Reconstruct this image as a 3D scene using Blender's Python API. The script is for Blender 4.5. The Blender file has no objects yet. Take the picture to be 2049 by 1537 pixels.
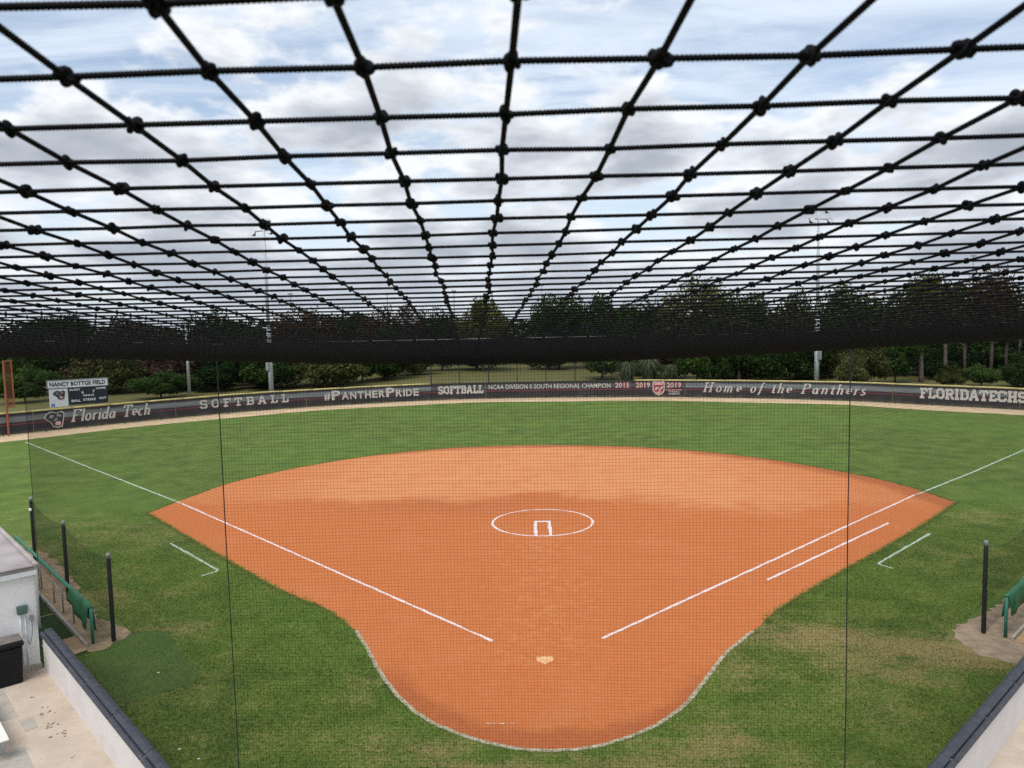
import bpy, math, random
import numpy as np
from mathutils import Vector, Matrix

rng = np.random.default_rng(7)
random.seed(7)
scene = bpy.context.scene
COL = scene.collection

# ------------------------------------------------------------------ camera
CAM = np.array([-0.0007, -17.7927, 8.3159])
YAW, PITCH, ROLL = -0.0369, -0.0825, -0.0215
cd = bpy.data.cameras.new('camera')
cam = bpy.data.objects.new('camera', cd)
COL.objects.link(cam)
fw = Vector((math.sin(YAW) * math.cos(PITCH), math.cos(YAW) * math.cos(PITCH), math.sin(PITCH)))
r0 = Vector((math.cos(YAW), -math.sin(YAW), 0))
u0 = r0.cross(fw)
rt = r0 * math.cos(ROLL) + u0 * math.sin(ROLL)
up = u0 * math.cos(ROLL) - r0 * math.sin(ROLL)
M = Matrix((rt, up, -fw)).transposed().to_4x4()
M.translation = Vector(CAM)
cam.matrix_world = M
cd.sensor_fit = 'HORIZONTAL'
cd.sensor_width = 36.0
cd.lens = 1520.0 / 2049.0 * 36.0
cd.clip_start = 0.02
cd.clip_end = 3000
cd.dof.use_dof = True
cd.dof.focus_distance = 9.0
cd.dof.aperture_fstop = 30.0
scene.camera = cam

# ------------------------------------------------------------------ view, world, sun
scene.view_settings.view_transform = 'Standard'
scene.view_settings.look = 'None'
scene.view_settings.exposure = 0.12
scene.view_settings.gamma = 1.0
scene.cycles.use_denoising = False
scene.render.filter_size = 1.3
scene.cycles.max_bounces = 5
scene.cycles.diffuse_bounces = 3
scene.cycles.transparent_max_bounces = 8
scene.cycles.caustics_reflective = False
scene.cycles.caustics_refractive = False

SUN_EL, SUN_AZ = math.radians(58), math.radians(205)   # azimuth clockwise from +Y


class NT:
    """small node helper"""
    def __init__(self, tree):
        self.t = tree

    def n(self, typ, ins=None, **props):
        nd = self.t.nodes.new(typ)
        for k, v in props.items():
            setattr(nd, k, v)
        for k, v in (ins or {}).items():
            s = nd.inputs[k]
            if isinstance(v, bpy.types.NodeSocket):
                self.t.links.new(v, s)
            else:
                s.default_value = v
        return nd

    def math(self, op, a, b=None, c=None, clamp=False):
        ins = {0: a}
        if b is not None: ins[1] = b
        if c is not None: ins[2] = c
        return self.n('ShaderNodeMath', ins, operation=op, use_clamp=clamp).outputs[0]

    def noise(self, vec, scale, detail=3.0, rough=0.55, dist=0.0, dim='3D'):
        return self.n('ShaderNodeTexNoise', {'Vector': vec, 'Scale': scale, 'Detail': detail,
                                              'Roughness': rough, 'Distortion': dist}, noise_dimensions=dim).outputs['Fac']

    def ramp(self, fac, stops, interp='LINEAR'):
        nd = self.n('ShaderNodeValToRGB', {'Fac': fac})
        cr = nd.color_ramp
        cr.interpolation = interp
        while len(cr.elements) < len(stops):
            cr.elements.new(0.5)
        for e, (p, c) in zip(cr.elements, stops):
            e.position = p
            e.color = (*c, 1) if len(c) == 3 else c
        return nd.outputs['Color']

    def mix(self, fac, a, b, blend='MIX'):
        nd = self.n('ShaderNodeMix', {0: fac, 6: a, 7: b}, data_type='RGBA', blend_type=blend)
        return nd.outputs[2]

    def smooth(self, v, lo, hi, tlo=0.0, thi=1.0):
        return self.n('ShaderNodeMapRange', {'Value': v, 'From Min': lo, 'From Max': hi, 'To Min': tlo,
                                              'To Max': thi}, interpolation_type='SMOOTHSTEP').outputs[0]


def c4(c):
    return (*c, 1.0)


world = bpy.data.worlds.new('World')
scene.world = world
world.use_nodes = True
wt = world.node_tree
wt.nodes.clear()
W = NT(wt)
sky = W.n('ShaderNodeTexSky', sky_type='NISHITA', sun_disc=False, sun_elevation=SUN_EL, sun_rotation=SUN_AZ,
          altitude=0.0, air_density=1.0, dust_density=1.2, ozone_density=1.6)
SX, SY = 12.4, 8.8
tc = W.n('ShaderNodeTexCoord').outputs['Generated']
sep = W.n('ShaderNodeSeparateXYZ', {0: tc})
zc = W.math('MAXIMUM', sep.outputs['Z'], 0.0)
den = W.math('ADD', zc, 0.10)
px = W.math('DIVIDE', sep.outputs['X'], den)
py = W.math('DIVIDE', sep.outputs['Y'], den)
pv = W.n('ShaderNodeCombineXYZ', {0: px, 1: py, 2: 0.0}).outputs[0]
pvc = W.n('ShaderNodeMapping', {'Vector': pv, 'Location': (3.1, 1.7, 0), 'Rotation': (0, 0, 0.35), 'Scale': (0.55, 1.5, 1)}).outputs[0]
pv1 = W.n('ShaderNodeMapping', {'Vector': pv, 'Location': (SX, SY, 4.0), 'Scale': (1.0, 0.8, 1)}).outputs[0]


def heap(dz):
    dvec = W.n('ShaderNodeMapping', {'Vector': tc, 'Location': (1.3 + SX, 0.4, 0.2 + dz), 'Scale': (1.0, 1.0, 2.3)}).outputs[0]
    return W.noise(dvec, 6.6, 9, 0.56, 0.1)


thin = W.noise(pvc, 1.3, 7, 0.62, 0.7)                    # high wispy veil
cum = W.noise(pv1, 0.95, 5, 0.52, 0.2)                    # where the heaps lie
h0, h1 = heap(0.0), heap(0.055)
low = W.smooth(zc, 0.06, 0.34, 1.0, 0.0)                  # cover thickens with distance
cv = W.math('ADD', W.math('MULTIPLY', cum, 0.50), W.math('MULTIPLY', h0, 0.50))
cv = W.math('ADD', cv, W.math('MULTIPLY', low, 0.070))
mask = W.smooth(cv, 0.478, 0.548)
lit = W.math('MULTIPLY', W.math('SUBTRACT', h0, h1), 2.2)             # bright tops, grey bases
dense = W.smooth(cv, 0.49, 0.68)
shade = W.math('ADD', W.math('SUBTRACT', W.math('MULTIPLY', dense, 0.85), lit), 0.02)
ccol = W.ramp(shade, [(0.0, (9.2, 9.4, 9.6)), (0.30, (6.7, 7.05, 7.6)), (0.62, (4.7, 5.05, 5.65)), (1.0, (3.4, 3.8, 4.4))])
veil = W.smooth(thin, 0.32, 0.64, 0.16, 0.97)
base = W.mix(veil, W.mix(1.0, sky.outputs[0], c4((1.75, 1.62, 1.5)), 'MULTIPLY'), c4((7.4, 8.3, 9.5)))
skyc = W.mix(W.math('MULTIPLY', mask, 0.94), base, ccol)
hz = W.smooth(zc, 0.0, 0.14, 0.45, 0.0)
skyc = W.mix(hz, skyc, c4((5.9, 6.75, 7.6)))
bg = W.n('ShaderNodeBackground', {'Color': skyc, 'Strength': 0.10})
out = W.n('ShaderNodeOutputWorld', {'Surface': bg.outputs[0]})

sd = bpy.data.lights.new('sun', 'SUN')
sd.energy = 2.2
sd.angle = math.radians(30)
sd.color = (1.0, 0.95, 0.87)
sun = bpy.data.objects.new('sun', sd)
COL.objects.link(sun)
sdir = Vector((math.sin(SUN_AZ) * math.cos(SUN_EL), math.cos(SUN_AZ) * math.cos(SUN_EL), math.sin(SUN_EL)))
sun.rotation_euler = (-sdir).to_track_quat('-Z', 'Y').to_euler()
sun.location = (0, -30, 60)

# ------------------------------------------------------------------ object helpers


def tag(o, label=None, cat=None, group=None, kind=None):
    if label: o['label'] = label
    if cat: o['category'] = cat
    if group: o['group'] = group
    if kind: o['kind'] = kind
    return o


def mesh(name, v, f, smooth=False):
    me = bpy.data.meshes.new(name)
    if isinstance(f, np.ndarray):
        v = np.asarray(v, dtype=np.float32)
        nf, k = f.shape
        me.vertices.add(len(v))
        me.vertices.foreach_set('co', v.ravel())
        me.loops.add(nf * k)
        me.polygons.add(nf)
        me.loops.foreach_set('vertex_index', f.astype(np.int32).ravel())
        me.polygons.foreach_set('loop_start', np.arange(0, nf * k, k, dtype=np.int32))
        me.polygons.foreach_set('loop_total', np.full(nf, k, dtype=np.int32))
        me.update(calc_edges=True)
        me.validate()
    else:
        me.from_pydata([tuple(map(float, p)) for p in v], [], [tuple(map(int, q)) for q in f])
        me.update()
    if smooth:
        me.polygons.foreach_set('use_smooth', np.ones(len(me.polygons), dtype=bool))
    return me


def link(name, me, mat=None, parent=None):
    o = bpy.data.objects.new(name, me)
    COL.objects.link(o)
    if mat is not None and me is not None and not me.materials:
        me.materials.append(mat)
    if parent is not None:
        o.parent = parent
    return o


def obj(name, vf, mat, parent=None, smooth=False):
    return link(name, mesh(name, vf[0], vf[1], smooth), mat, parent)


def empty(name, loc=(0, 0, 0), rz=0.0):
    o = bpy.data.objects.new(name, None)
    o.empty_display_size = 0.2
    COL.objects.link(o)
    o.location = loc
    o.rotation_euler = (0, 0, rz)
    return o


def join(parts):
    vs, fs, off = [], [], 0
    for v, f in parts:
        v = np.asarray(v, dtype=float)
        vs.append(v)
        fs += [tuple(i + off for i in q) for q in (f.tolist() if isinstance(f, np.ndarray) else f)]
        off += len(v)
    return np.concatenate(vs), fs


def joina(parts):
    vs, fs, off = [], [], 0
    for v, f in parts:
        vs.append(v)
        fs.append(f + off)
        off += len(v)
    return np.concatenate(vs), np.concatenate(fs)


def box(x0, x1, y0, y1, z0, z1, bev=0.0, rot=0.0, org=(0, 0)):
    if bev <= 0:
        v = [(x, y, z) for z in (z0, z1) for y in (y0, y1) for x in (x0, x1)]
        f = [(0, 2, 3, 1), (4, 5, 7, 6), (0, 1, 5, 4), (2, 6, 7, 3), (0, 4, 6, 2), (1, 3, 7, 5)]
    else:
        b = bev
        ring = [(x0 + b, y0), (x1 - b, y0), (x1, y0 + b), (x1, y1 - b), (x1 - b, y1), (x0 + b, y1), (x0, y1 - b), (x0, y0 + b)]
        ins = [(x0 + 1.6 * b, y0 + b), (x1 - 1.6 * b, y0 + b), (x1 - b, y0 + 1.6 * b), (x1 - b, y1 - 1.6 * b),
               (x1 - 1.6 * b, y1 - b), (x0 + 1.6 * b, y1 - b), (x0 + b, y1 - 1.6 * b), (x0 + b, y0 + 1.6 * b)]
        v = [(x, y, z0) for x, y in ins] + [(x, y, z0 + b) for x, y in ring] + [(x, y, z1 - b) for x, y in ring] + [(x, y, z1) for x, y in ins]
        f = [tuple(range(7, -1, -1)), tuple(range(24, 32))]
        for k in range(3):
            for i in range(8):
                j = (i + 1) % 8
                f.append((k * 8 + i, k * 8 + j, k * 8 + 8 + j, k * 8 + 8 + i))
    v = np.array(v, dtype=float)
    if rot or org != (0, 0):
        c, s = math.cos(rot), math.sin(rot)
        x, y = v[:, 0] * c - v[:, 1] * s + org[0], v[:, 0] * s + v[:, 1] * c + org[1]
        v[:, 0], v[:, 1] = x, y
    return v, f


def tube(P, r, sides=8, cap=True, closed=False):
    P = np.asarray(P, dtype=float)
    n = len(P)
    r = np.broadcast_to(np.asarray(r, dtype=float), (n,))
    T = np.gradient(P, axis=0) if not closed else np.roll(P, -1, 0) - np.roll(P, 1, 0)
    T /= np.linalg.norm(T, axis=1)[:, None] + 1e-12
    ref = np.array([0, 0, 1.0]) if abs(T[:, 2]).mean() < 0.8 else np.array([1.0, 0, 0])
    A = np.cross(T, ref)
    A /= np.linalg.norm(A, axis=1)[:, None] + 1e-12
    B = np.cross(A, T)
    th = np.arange(sides) * 2 * math.pi / sides
    V = P[:, None] + r[:, None, None] * (np.cos(th)[None, :, None] * A[:, None] + np.sin(th)[None, :, None] * B[:, None])
    V = V.reshape(-1, 3)
    m = n if closed else n - 1
    i = np.arange(m)[:, None]
    j = np.arange(sides)[None, :]
    a = i * sides + j
    b = i * sides + (j + 1) % sides
    a2 = ((i + 1) % n) * sides + j
    b2 = ((i + 1) % n) * sides + (j + 1) % sides
    F = np.stack([a, a2, b2, b], -1).reshape(-1, 4)
    fl = F.tolist()
    if cap and not closed:
        fl.append(list(range(sides)))
        fl.append(list(range(n * sides - 1, (n - 1) * sides - 1, -1)))
    return V, fl


def tubea(P, r, sides=3):
    """array form of tube, no caps; for the many thin cords"""
    P = np.asarray(P, dtype=float)
    n = len(P)
    T = np.gradient(P, axis=0)
    T /= np.linalg.norm(T, axis=1)[:, None] + 1e-12
    ref = np.array([0, 0, 1.0]) if abs(T[:, 2]).mean() < 0.8 else np.array([1.0, 0, 0])
    A = np.cross(T, ref)
    A /= np.linalg.norm(A, axis=1)[:, None] + 1e-12
    B = np.cross(A, T)
    th = np.arange(sides) * 2 * math.pi / sides
    V = (P[:, None] + r * (np.cos(th)[None, :, None] * A[:, None] + np.sin(th)[None, :, None] * B[:, None])).reshape(-1, 3)
    i = np.arange(n - 1)[:, None]
    j = np.arange(sides)[None, :]
    F = np.stack([i * sides + j, (i + 1) * sides + j, (i + 1) * sides + (j + 1) % sides, i * sides + (j + 1) % sides], -1).reshape(-1, 4)
    return V, F


def twisted(P, r, step=0.0003, pitch=0.00125):
    """three-strand twisted twine along a polyline"""
    P = np.asarray(P, dtype=float)
    s = np.concatenate([[0], np.cumsum(np.linalg.norm(np.diff(P, axis=0), axis=1))])
    n = max(4, int(s[-1] / step))
    q = np.linspace(0, s[-1], n)
    C = np.stack([np.interp(q, s, P[:, k]) for k in range(3)], -1)
    T = np.gradient(C, axis=0)
    T /= np.linalg.norm(T, axis=1)[:, None] + 1e-12
    A = np.cross(T, np.array([0, 0, 1.0]))
    A /= np.linalg.norm(A, axis=1)[:, None] + 1e-12
    B = np.cross(A, T)
    th = (np.arange(6) * math.pi / 3)[None, :] + (q / pitch * 2 * math.pi / 3)[:, None]
    rr = np.where(np.arange(6) % 2 == 0, 1.11 * r, 0.88 * r)[None, :]
    V = (C[:, None] + (rr * np.cos(th))[..., None] * A[:, None] + (rr * np.sin(th))[..., None] * B[:, None]).reshape(-1, 3)
    i = np.arange(n - 1)[:, None]
    j = np.arange(6)[None, :]
    F = np.stack([i * 6 + j, (i + 1) * 6 + j, (i + 1) * 6 + (j + 1) % 6, i * 6 + (j + 1) % 6], -1).reshape(-1, 4)
    return V, F


def ribbon(P, w, z):
    """flat painted line of width w along the ground polyline P"""
    P = np.asarray(P, dtype=float)[:, :2]
    T = np.gradient(P, axis=0)
    T /= np.linalg.norm(T, axis=1)[:, None] + 1e-12
    N = np.stack([-T[:, 1], T[:, 0]], -1)
    w = np.broadcast_to(np.asarray(w, dtype=float), (len(P),))[:, None] / 2
    z = np.broadcast_to(np.asarray(z, dtype=float), (len(P),))[:, None]
    V = np.concatenate([np.hstack([P + N * w, z]), np.hstack([P - N * w, z])])
    n = len(P)
    return V, [(i + 1, i, n + i, n + i + 1) for i in range(n - 1)]


def catmull(W_, n=12, closed=False):
    W_ = np.asarray(W_, dtype=float)
    o, m = [], len(W_)
    for i in range(m if closed else m - 1):
        if closed:
            p = [W_[(i + k) % m] for k in (-1, 0, 1, 2)]
        else:
            p = [W_[min(max(i + k, 0), m - 1)] for k in (-1, 0, 1, 2)]
        for t in np.linspace(0, 1, n, endpoint=False):
            o.append(.5 * (2 * p[1] + (p[2] - p[0]) * t + (2 * p[0] - 5 * p[1] + 4 * p[2] - p[3]) * t * t + (3 * p[1] - p[0] - 3 * p[2] + p[3]) * t ** 3))
    if not closed: o.append(W_[-1])
    return np.array(o)


def copy_tree(o, parent=None):
    c = o.copy()
    COL.objects.link(c)
    c.parent = parent
    for ch in list(o.children):
        copy_tree(ch, c)
    return c


# ------------------------------------------------------------------ materials


def mat(name, col, rough=0.7, var=0.15, scale=6.0, bump=0.0, bscale=40.0, metal=0.0, spec=0.5, dirt=None, dscale=2.0):
    m = bpy.data.materials.new(name)
    m.use_nodes = True
    t = m.node_tree
    t.nodes.clear()
    N = NT(t)
    pos = N.n('ShaderNodeTexCoord').outputs['Object']
    nz = N.noise(pos, scale, 4, 0.6)
    f = N.smooth(nz, 0.3, 0.7)
    ca = tuple(x * (1 - var) for x in col)
    cb = tuple(min(1, x * (1 + var)) for x in col)
    c = N.mix(f, c4(ca), c4(cb))
    if dirt is not None:
        d = N.smooth(N.noise(pos, dscale, 6, 0.7, 0.4), 0.48, 0.72)
        c = N.mix(N.math('MULTIPLY', d, 0.7), c, c4(dirt))
    b = N.n('ShaderNodeBsdfPrincipled', {'Base Color': c, 'Roughness': rough, 'Metallic': metal, 'Specular IOR Level': spec})
    if bump > 0:
        h = N.noise(pos, bscale, 3, 0.6)
        bp = N.n('ShaderNodeBump', {'Height': h, 'Strength': bump, 'Distance': 0.02})
        t.links.new(bp.outputs[0], b.inputs['Normal'])
    N.n('ShaderNodeOutputMaterial', {'Surface': b.outputs[0]})
    return m


def grass_mat(name, dark, light, tan, attr=True, far=None):
    m = bpy.data.materials.new(name)
    m.use_nodes = True
    t = m.node_tree
    t.nodes.clear()
    N = NT(t)
    pos = N.n('ShaderNodeNewGeometry').outputs['Position']
    big = N.noise(pos, 0.11, 3, 0.5)
    mid = N.noise(pos, 0.75, 5, 0.62, 0.3)
    stv = N.n('ShaderNodeMapping', {'Vector': pos, 'Rotation': (0, 0, 0.1), 'Scale': (0.5, 2.0, 1)}).outputs[0]
    streak = N.noise(stv, 1.6, 4, 0.6, 0.4)
    fine = N.noise(pos, 9.0, 5, 0.72)
    blade = N.noise(pos, 22.0, 4, 0.75)
    g = N.math('ADD', N.math('MULTIPLY', mid, 0.36), N.math('MULTIPLY', fine, 0.44))
    g = N.math('ADD', g, N.math('MULTIPLY', blade, 0.2))
    c = N.mix(N.smooth(g, 0.38, 0.62), c4(dark), c4(light))
    c = N.mix(N.math('MULTIPLY', N.smooth(big, 0.35, 0.65), 0.3), c, c4((light[0] * 0.85, light[1] * 1.1, light[2] * 0.8)))
    wear = N.math('ADD', N.math('MULTIPLY', N.math('SUBTRACT', mid, 0.5), 1.0), N.math('MULTIPLY', N.math('SUBTRACT', streak, 0.5), 0.9))
    wear = N.math('ADD', wear, N.math('MULTIPLY', N.math('SUBTRACT', fine, 0.5), 1.1))
    wear = N.math('ADD', wear, N.math('MULTIPLY', N.math('SUBTRACT', blade, 0.5), 1.3))
    if attr:
        at = N.n('ShaderNodeAttribute', attribute_name='wear').outputs['Fac']
        wear = N.math('ADD', wear, at)
    wm = N.smooth(wear, 0.12, 0.75)
    c = N.mix(N.math('MULTIPLY', wm, 0.85), c, c4(tan))
    if far is not None:
        sp = N.n('ShaderNodeSeparateXYZ', {0: pos})
        ln = N.n('ShaderNodeVectorMath', {0: pos}, operation='LENGTH').outputs['Value']
        c = N.mix(N.math('MULTIPLY', N.smooth(ln, 62.5, 66.0), N.smooth(mid, 0.3, 0.6, 0.25, 0.9)), c, c4(far))
    b = N.n('ShaderNodeBsdfPrincipled', {'Base Color': c, 'Roughness': 0.85, 'Specular IOR Level': 0.25})
    h = N.math('ADD', N.math('MULTIPLY', fine, 0.6), blade)
    bp = N.n('ShaderNodeBump', {'Height': h, 'Strength': 0.55, 'Distance': 0.05})
    t.links.new(bp.outputs[0], b.inputs['Normal'])
    N.n('ShaderNodeOutputMaterial', {'Surface': b.outputs[0]})
    return m


def dirt_mat():
    m = bpy.data.materials.new('infield_clay')
    m.use_nodes = True
    t = m.node_tree
    t.nodes.clear()
    N = NT(t)
    pos = N.n('ShaderNodeNewGeometry').outputs['Position']
    sp = N.n('ShaderNodeSeparateXYZ', {0: pos})
    wob = N.noise(pos, 0.33, 5, 0.62, 0.5)
    wob2 = N.noise(pos, 1.3, 4, 0.6)
    fine = N.noise(pos, 7.0, 5, 0.7)
    grit = N.noise(pos, 40.0, 3, 0.7)
    rake = N.noise(N.n('ShaderNodeMapping', {'Vector': pos, 'Scale': (0.12, 2.6, 1)}).outputs[0], 1.0, 4, 0.6)
    yy = N.math('ADD', sp.outputs['Y'], N.math('MULTIPLY', N.math('SUBTRACT', wob, 0.5), 8.0))
    yy = N.math('ADD', yy, N.math('MULTIPLY', N.math('SUBTRACT', wob2, 0.5), 0.9))
    # damp raked bump behind the pitching circle
    dx = N.math('DIVIDE', sp.outputs['X'], 2.6)
    yb = N.math('SUBTRACT', yy, N.math('MULTIPLY', N.math('EXPONENT', N.math('MULTIPLY', N.math('MULTIPLY', dx, dx), -1.0)), 1.2))
    yb = N.math('ADD', yb, N.smooth(sp.outputs['X'], 1.5, 9.0, 0.0, 2.0))
    dry = N.math('MULTIPLY', N.smooth(yb, 15.9, 18.5), N.smooth(N.noise(pos, 0.8, 5, 0.65, 0.5), 0.25, 0.6, 0.55, 1.0))
    side = N.smooth(N.math('ABSOLUTE', sp.outputs['X']), 8.0, 16.0, 1.0, 0.35)
    dry = N.math('MULTIPLY', dry, side)
    # damp rim along the outer arc
    cpos = N.n('ShaderNodeVectorMath', {0: pos, 1: (-0.6, 13.2, 0)}, operation='SUBTRACT').outputs[0]
    cl = N.n('ShaderNodeVectorMath', {0: cpos}, operation='LENGTH').outputs['Value']
    cl = N.math('ADD', cl, N.math('MULTIPLY', sp.outputs['X'], 0.035))
    rim = N.smooth(N.math('ADD', cl, N.math('MULTIPLY', N.math('SUBTRACT', wob, 0.5), 2.0)), 17.9, 19.0)
    # damp rim round the plate area
    hl = N.n('ShaderNodeVectorMath', {0: pos, 1: (0.1, 0.55, 0)}, operation='SUBTRACT').outputs[0]
    hl = N.n('ShaderNodeVectorMath', {0: hl}, operation='LENGTH').outputs['Value']
    rim2 = N.math('MULTIPLY', N.smooth(N.math('ADD', hl, N.math('MULTIPLY', N.math('SUBTRACT', wob2, 0.5), 0.8)), 3.3, 3.75),
                  N.smooth(sp.outputs['Y'], 0.3, -1.2))
    light = c4((0.63, 0.262, 0.106))
    damp = c4((0.505, 0.150, 0.045))
    wet = c4((0.335, 0.090, 0.030))
    c = N.mix(dry, damp, light)
    # darker damp patch behind and left of the circle
    ex = N.math('DIVIDE', N.math('ADD', sp.outputs['X'], 4.0), 5.5)
    ey = N.math('DIVIDE', N.math('SUBTRACT', yy, 15.9), 1.7)
    er = N.math('ADD', N.math('MULTIPLY', ex, ex), N.math('MULTIPLY', ey, ey))
    c = N.mix(N.math('MULTIPLY', N.math('EXPONENT', N.math('MULTIPLY', er, -1.0)), 0.55), c, c4((0.40, 0.115, 0.038)))
    c = N.mix(N.math('MULTIPLY', N.smooth(wob, 0.50, 0.72), 0.40), c, c4((0.55, 0.20, 0.080)))
    c = N.mix(N.math('MULTIPLY', N.smooth(rake, 0.50, 0.75), 0.30), c, c4((0.40, 0.115, 0.040)))
    # scuffed dusty ground between the circle and the plate and round the bases
    lx = N.math('DIVIDE', N.math('ADD', sp.outputs['X'], N.math('MULTIPLY', N.math('SUBTRACT', wob2, 0.5), 2.0)), 1.5)
    lane = N.math('EXPONENT', N.math('MULTIPLY', N.math('MULTIPLY', lx, lx), -1.0))
    lane = N.math('MULTIPLY', lane, N.math('MULTIPLY', N.smooth(sp.outputs['Y'], -1.5, 1.5), N.smooth(sp.outputs['Y'], 13.5, 10.5)))
    scuff = N.smooth(N.noise(pos, 2.2, 8, 0.8, 0.5), 0.46, 0.70)
    c = N.mix(N.math('MULTIPLY', N.math('MULTIPLY', lane, scuff), 0.45), c, c4((0.66, 0.31, 0.14)))
    c = N.mix(N.math('MULTIPLY', scuff, 0.14), c, c4((0.64, 0.29, 0.13)))
    drag = N.noise(N.n('ShaderNodeMapping', {'Vector': pos, 'Rotation': (0, 0, 0.25), 'Scale': (0.5, 9.0, 1)}).outputs[0], 1.0, 4, 0.6, 0.6)
    c = N.mix(N.math('MULTIPLY', N.smooth(drag, 0.5, 0.72), 0.22), c, c4((0.40, 0.12, 0.045)))
    c = N.mix(N.math('MULTIPLY', rim, 0.75), c, wet)
    c = N.mix(N.math('MULTIPLY', rim2, 0.7), c, wet)
    c = N.mix(N.math('MULTIPLY', N.smooth(fine, 0.35, 0.7), 0.20), c, c4((0.62, 0.255, 0.11)))
    c = N.mix(N.math('MULTIPLY', N.smooth(grit, 0.58, 0.78), 0.25), c, c4((0.26, 0.08, 0.03)))
    b = N.n('ShaderNodeBsdfPrincipled', {'Base Color': c, 'Roughness': 0.95, 'Specular IOR Level': 0.15})
    h = N.math('ADD', fine, N.math('MULTIPLY', grit, 0.5))
    bp = N.n('ShaderNodeBump', {'Height': h, 'Strength': 0.25, 'Distance': 0.03})
    t.links.new(bp.outputs[0], b.inputs['Normal'])
    N.n('ShaderNodeOutputMaterial', {'Surface': b.outputs[0]})
    return m


def chalk_mat(name, col, under, cover, scale=5.0):
    """worn paint: the ground shows through in patches"""
    m = bpy.data.materials.new(name)
    m.use_nodes = True
    t = m.node_tree
    t.nodes.clear()
    N = NT(t)
    pos = N.n('ShaderNodeNewGeometry').outputs['Position']
    a = N.noise(pos, scale, 5, 0.7, 0.3)
    b2 = N.noise(pos, scale * 7, 3, 0.7)
    k = N.math('ADD', N.math('MULTIPLY', a, 0.6), N.math('MULTIPLY', b2, 0.4))
    f = N.smooth(k, cover - 0.10, cover + 0.10)
    c = N.mix(f, c4(col), c4(under))
    b = N.n('ShaderNodeBsdfPrincipled', {'Base Color': c, 'Roughness': 0.95, 'Specular IOR Level': 0.1})
    N.n('ShaderNodeOutputMaterial', {'Surface': b.outputs[0]})
    return m


def leaf_mat(name, c0, c1, c2, trans=0.25):
    m = bpy.data.materials.new(name)
    m.use_nodes = True
    t = m.node_tree
    t.nodes.clear()
    N = NT(t)
    at = N.n('ShaderNodeAttribute', attribute_name='tint').outputs['Fac']
    inf = N.n('ShaderNodeObjectInfo').outputs['Random']
    pos = N.n('ShaderNodeNewGeometry').outputs['Position']
    nz = N.noise(pos, 0.55, 3, 0.6)
    f = N.math('ADD', N.math('MULTIPLY', at, 0.5), N.math('MULTIPLY', nz, 0.6))
    f = N.math('ADD', f, N.math('MULTIPLY', N.math('SUBTRACT', inf, 0.5), 0.25))
    c = N.ramp(f, [(0.22, c0), (0.55, c1), (0.85, c2)])
    d = N.n('ShaderNodeBsdfDiffuse', {'Color': c})
    tr = N.n('ShaderNodeBsdfTranslucent', {'Color': c})
    mx = N.n('ShaderNodeMixShader', {0: trans, 1: d.outputs[0], 2: tr.outputs[0]})
    N.n('ShaderNodeOutputMaterial', {'Surface': mx.outputs[0]})
    return m


def banner_mat(name, steel):
    """printed mesh banner: charcoal with a brushed steel band and a thin red rule, by height"""
    m = bpy.data.materials.new(name)
    m.use_nodes = True
    t = m.node_tree
    t.nodes.clear()
    N = NT(t)
    pos = N.n('ShaderNodeNewGeometry').outputs['Position']
    z = N.n('ShaderNodeSeparateXYZ', {0: pos}).outputs['Z']
    wv = N.noise(N.n('ShaderNodeMapping', {'Vector': pos, 'Scale': (0.35, 0.35, 9)}).outputs[0], 1.0, 5, 0.65)
    band = N.math('MULTIPLY', N.smooth(z, 0.98, 1.16), N.smooth(z, 1.62, 1.40))
    c = N.mix(N.math('MULTIPLY', band, N.smooth(wv, 0.25, 0.75, 0.45 * steel, 1.0 * steel)), c4((0.024, 0.023, 0.028)), c4((0.215, 0.24, 0.265)))
    red = N.math('MULTIPLY', N.smooth(z, 0.80, 0.83), N.smooth(z, 0.93, 0.90))
    c = N.mix(N.math('MULTIPLY', red, 0.75), c, c4((0.19, 0.035, 0.05)))
    fad = N.noise(pos, 0.6, 4, 0.6)
    c = N.mix(N.math('MULTIPLY', N.smooth(fad, 0.45, 0.8), 0.16), c, c4((0.15, 0.15, 0.145)))
    dust = N.math('MULTIPLY', N.smooth(z, 0.36, 0.10), N.smooth(N.noise(pos, 1.4, 4, 0.6), 0.35, 0.65))
    c = N.mix(N.math('MULTIPLY', dust, 0.35), c, c4((0.23, 0.18, 0.12)))
    b = N.n('ShaderNodeBsdfPrincipled', {'Base Color': c, 'Roughness': 0.6, 'Specular IOR Level': 0.35})
    wr = N.noise(pos, 2.2, 3, 0.6)
    bp = N.n('ShaderNodeBump', {'Height': wr, 'Strength': 0.5, 'Distance': 0.05})
    t.links.new(bp.outputs[0], b.inputs['Normal'])
    N.n('ShaderNodeOutputMaterial', {'Surface': b.outputs[0]})
    return m


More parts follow.
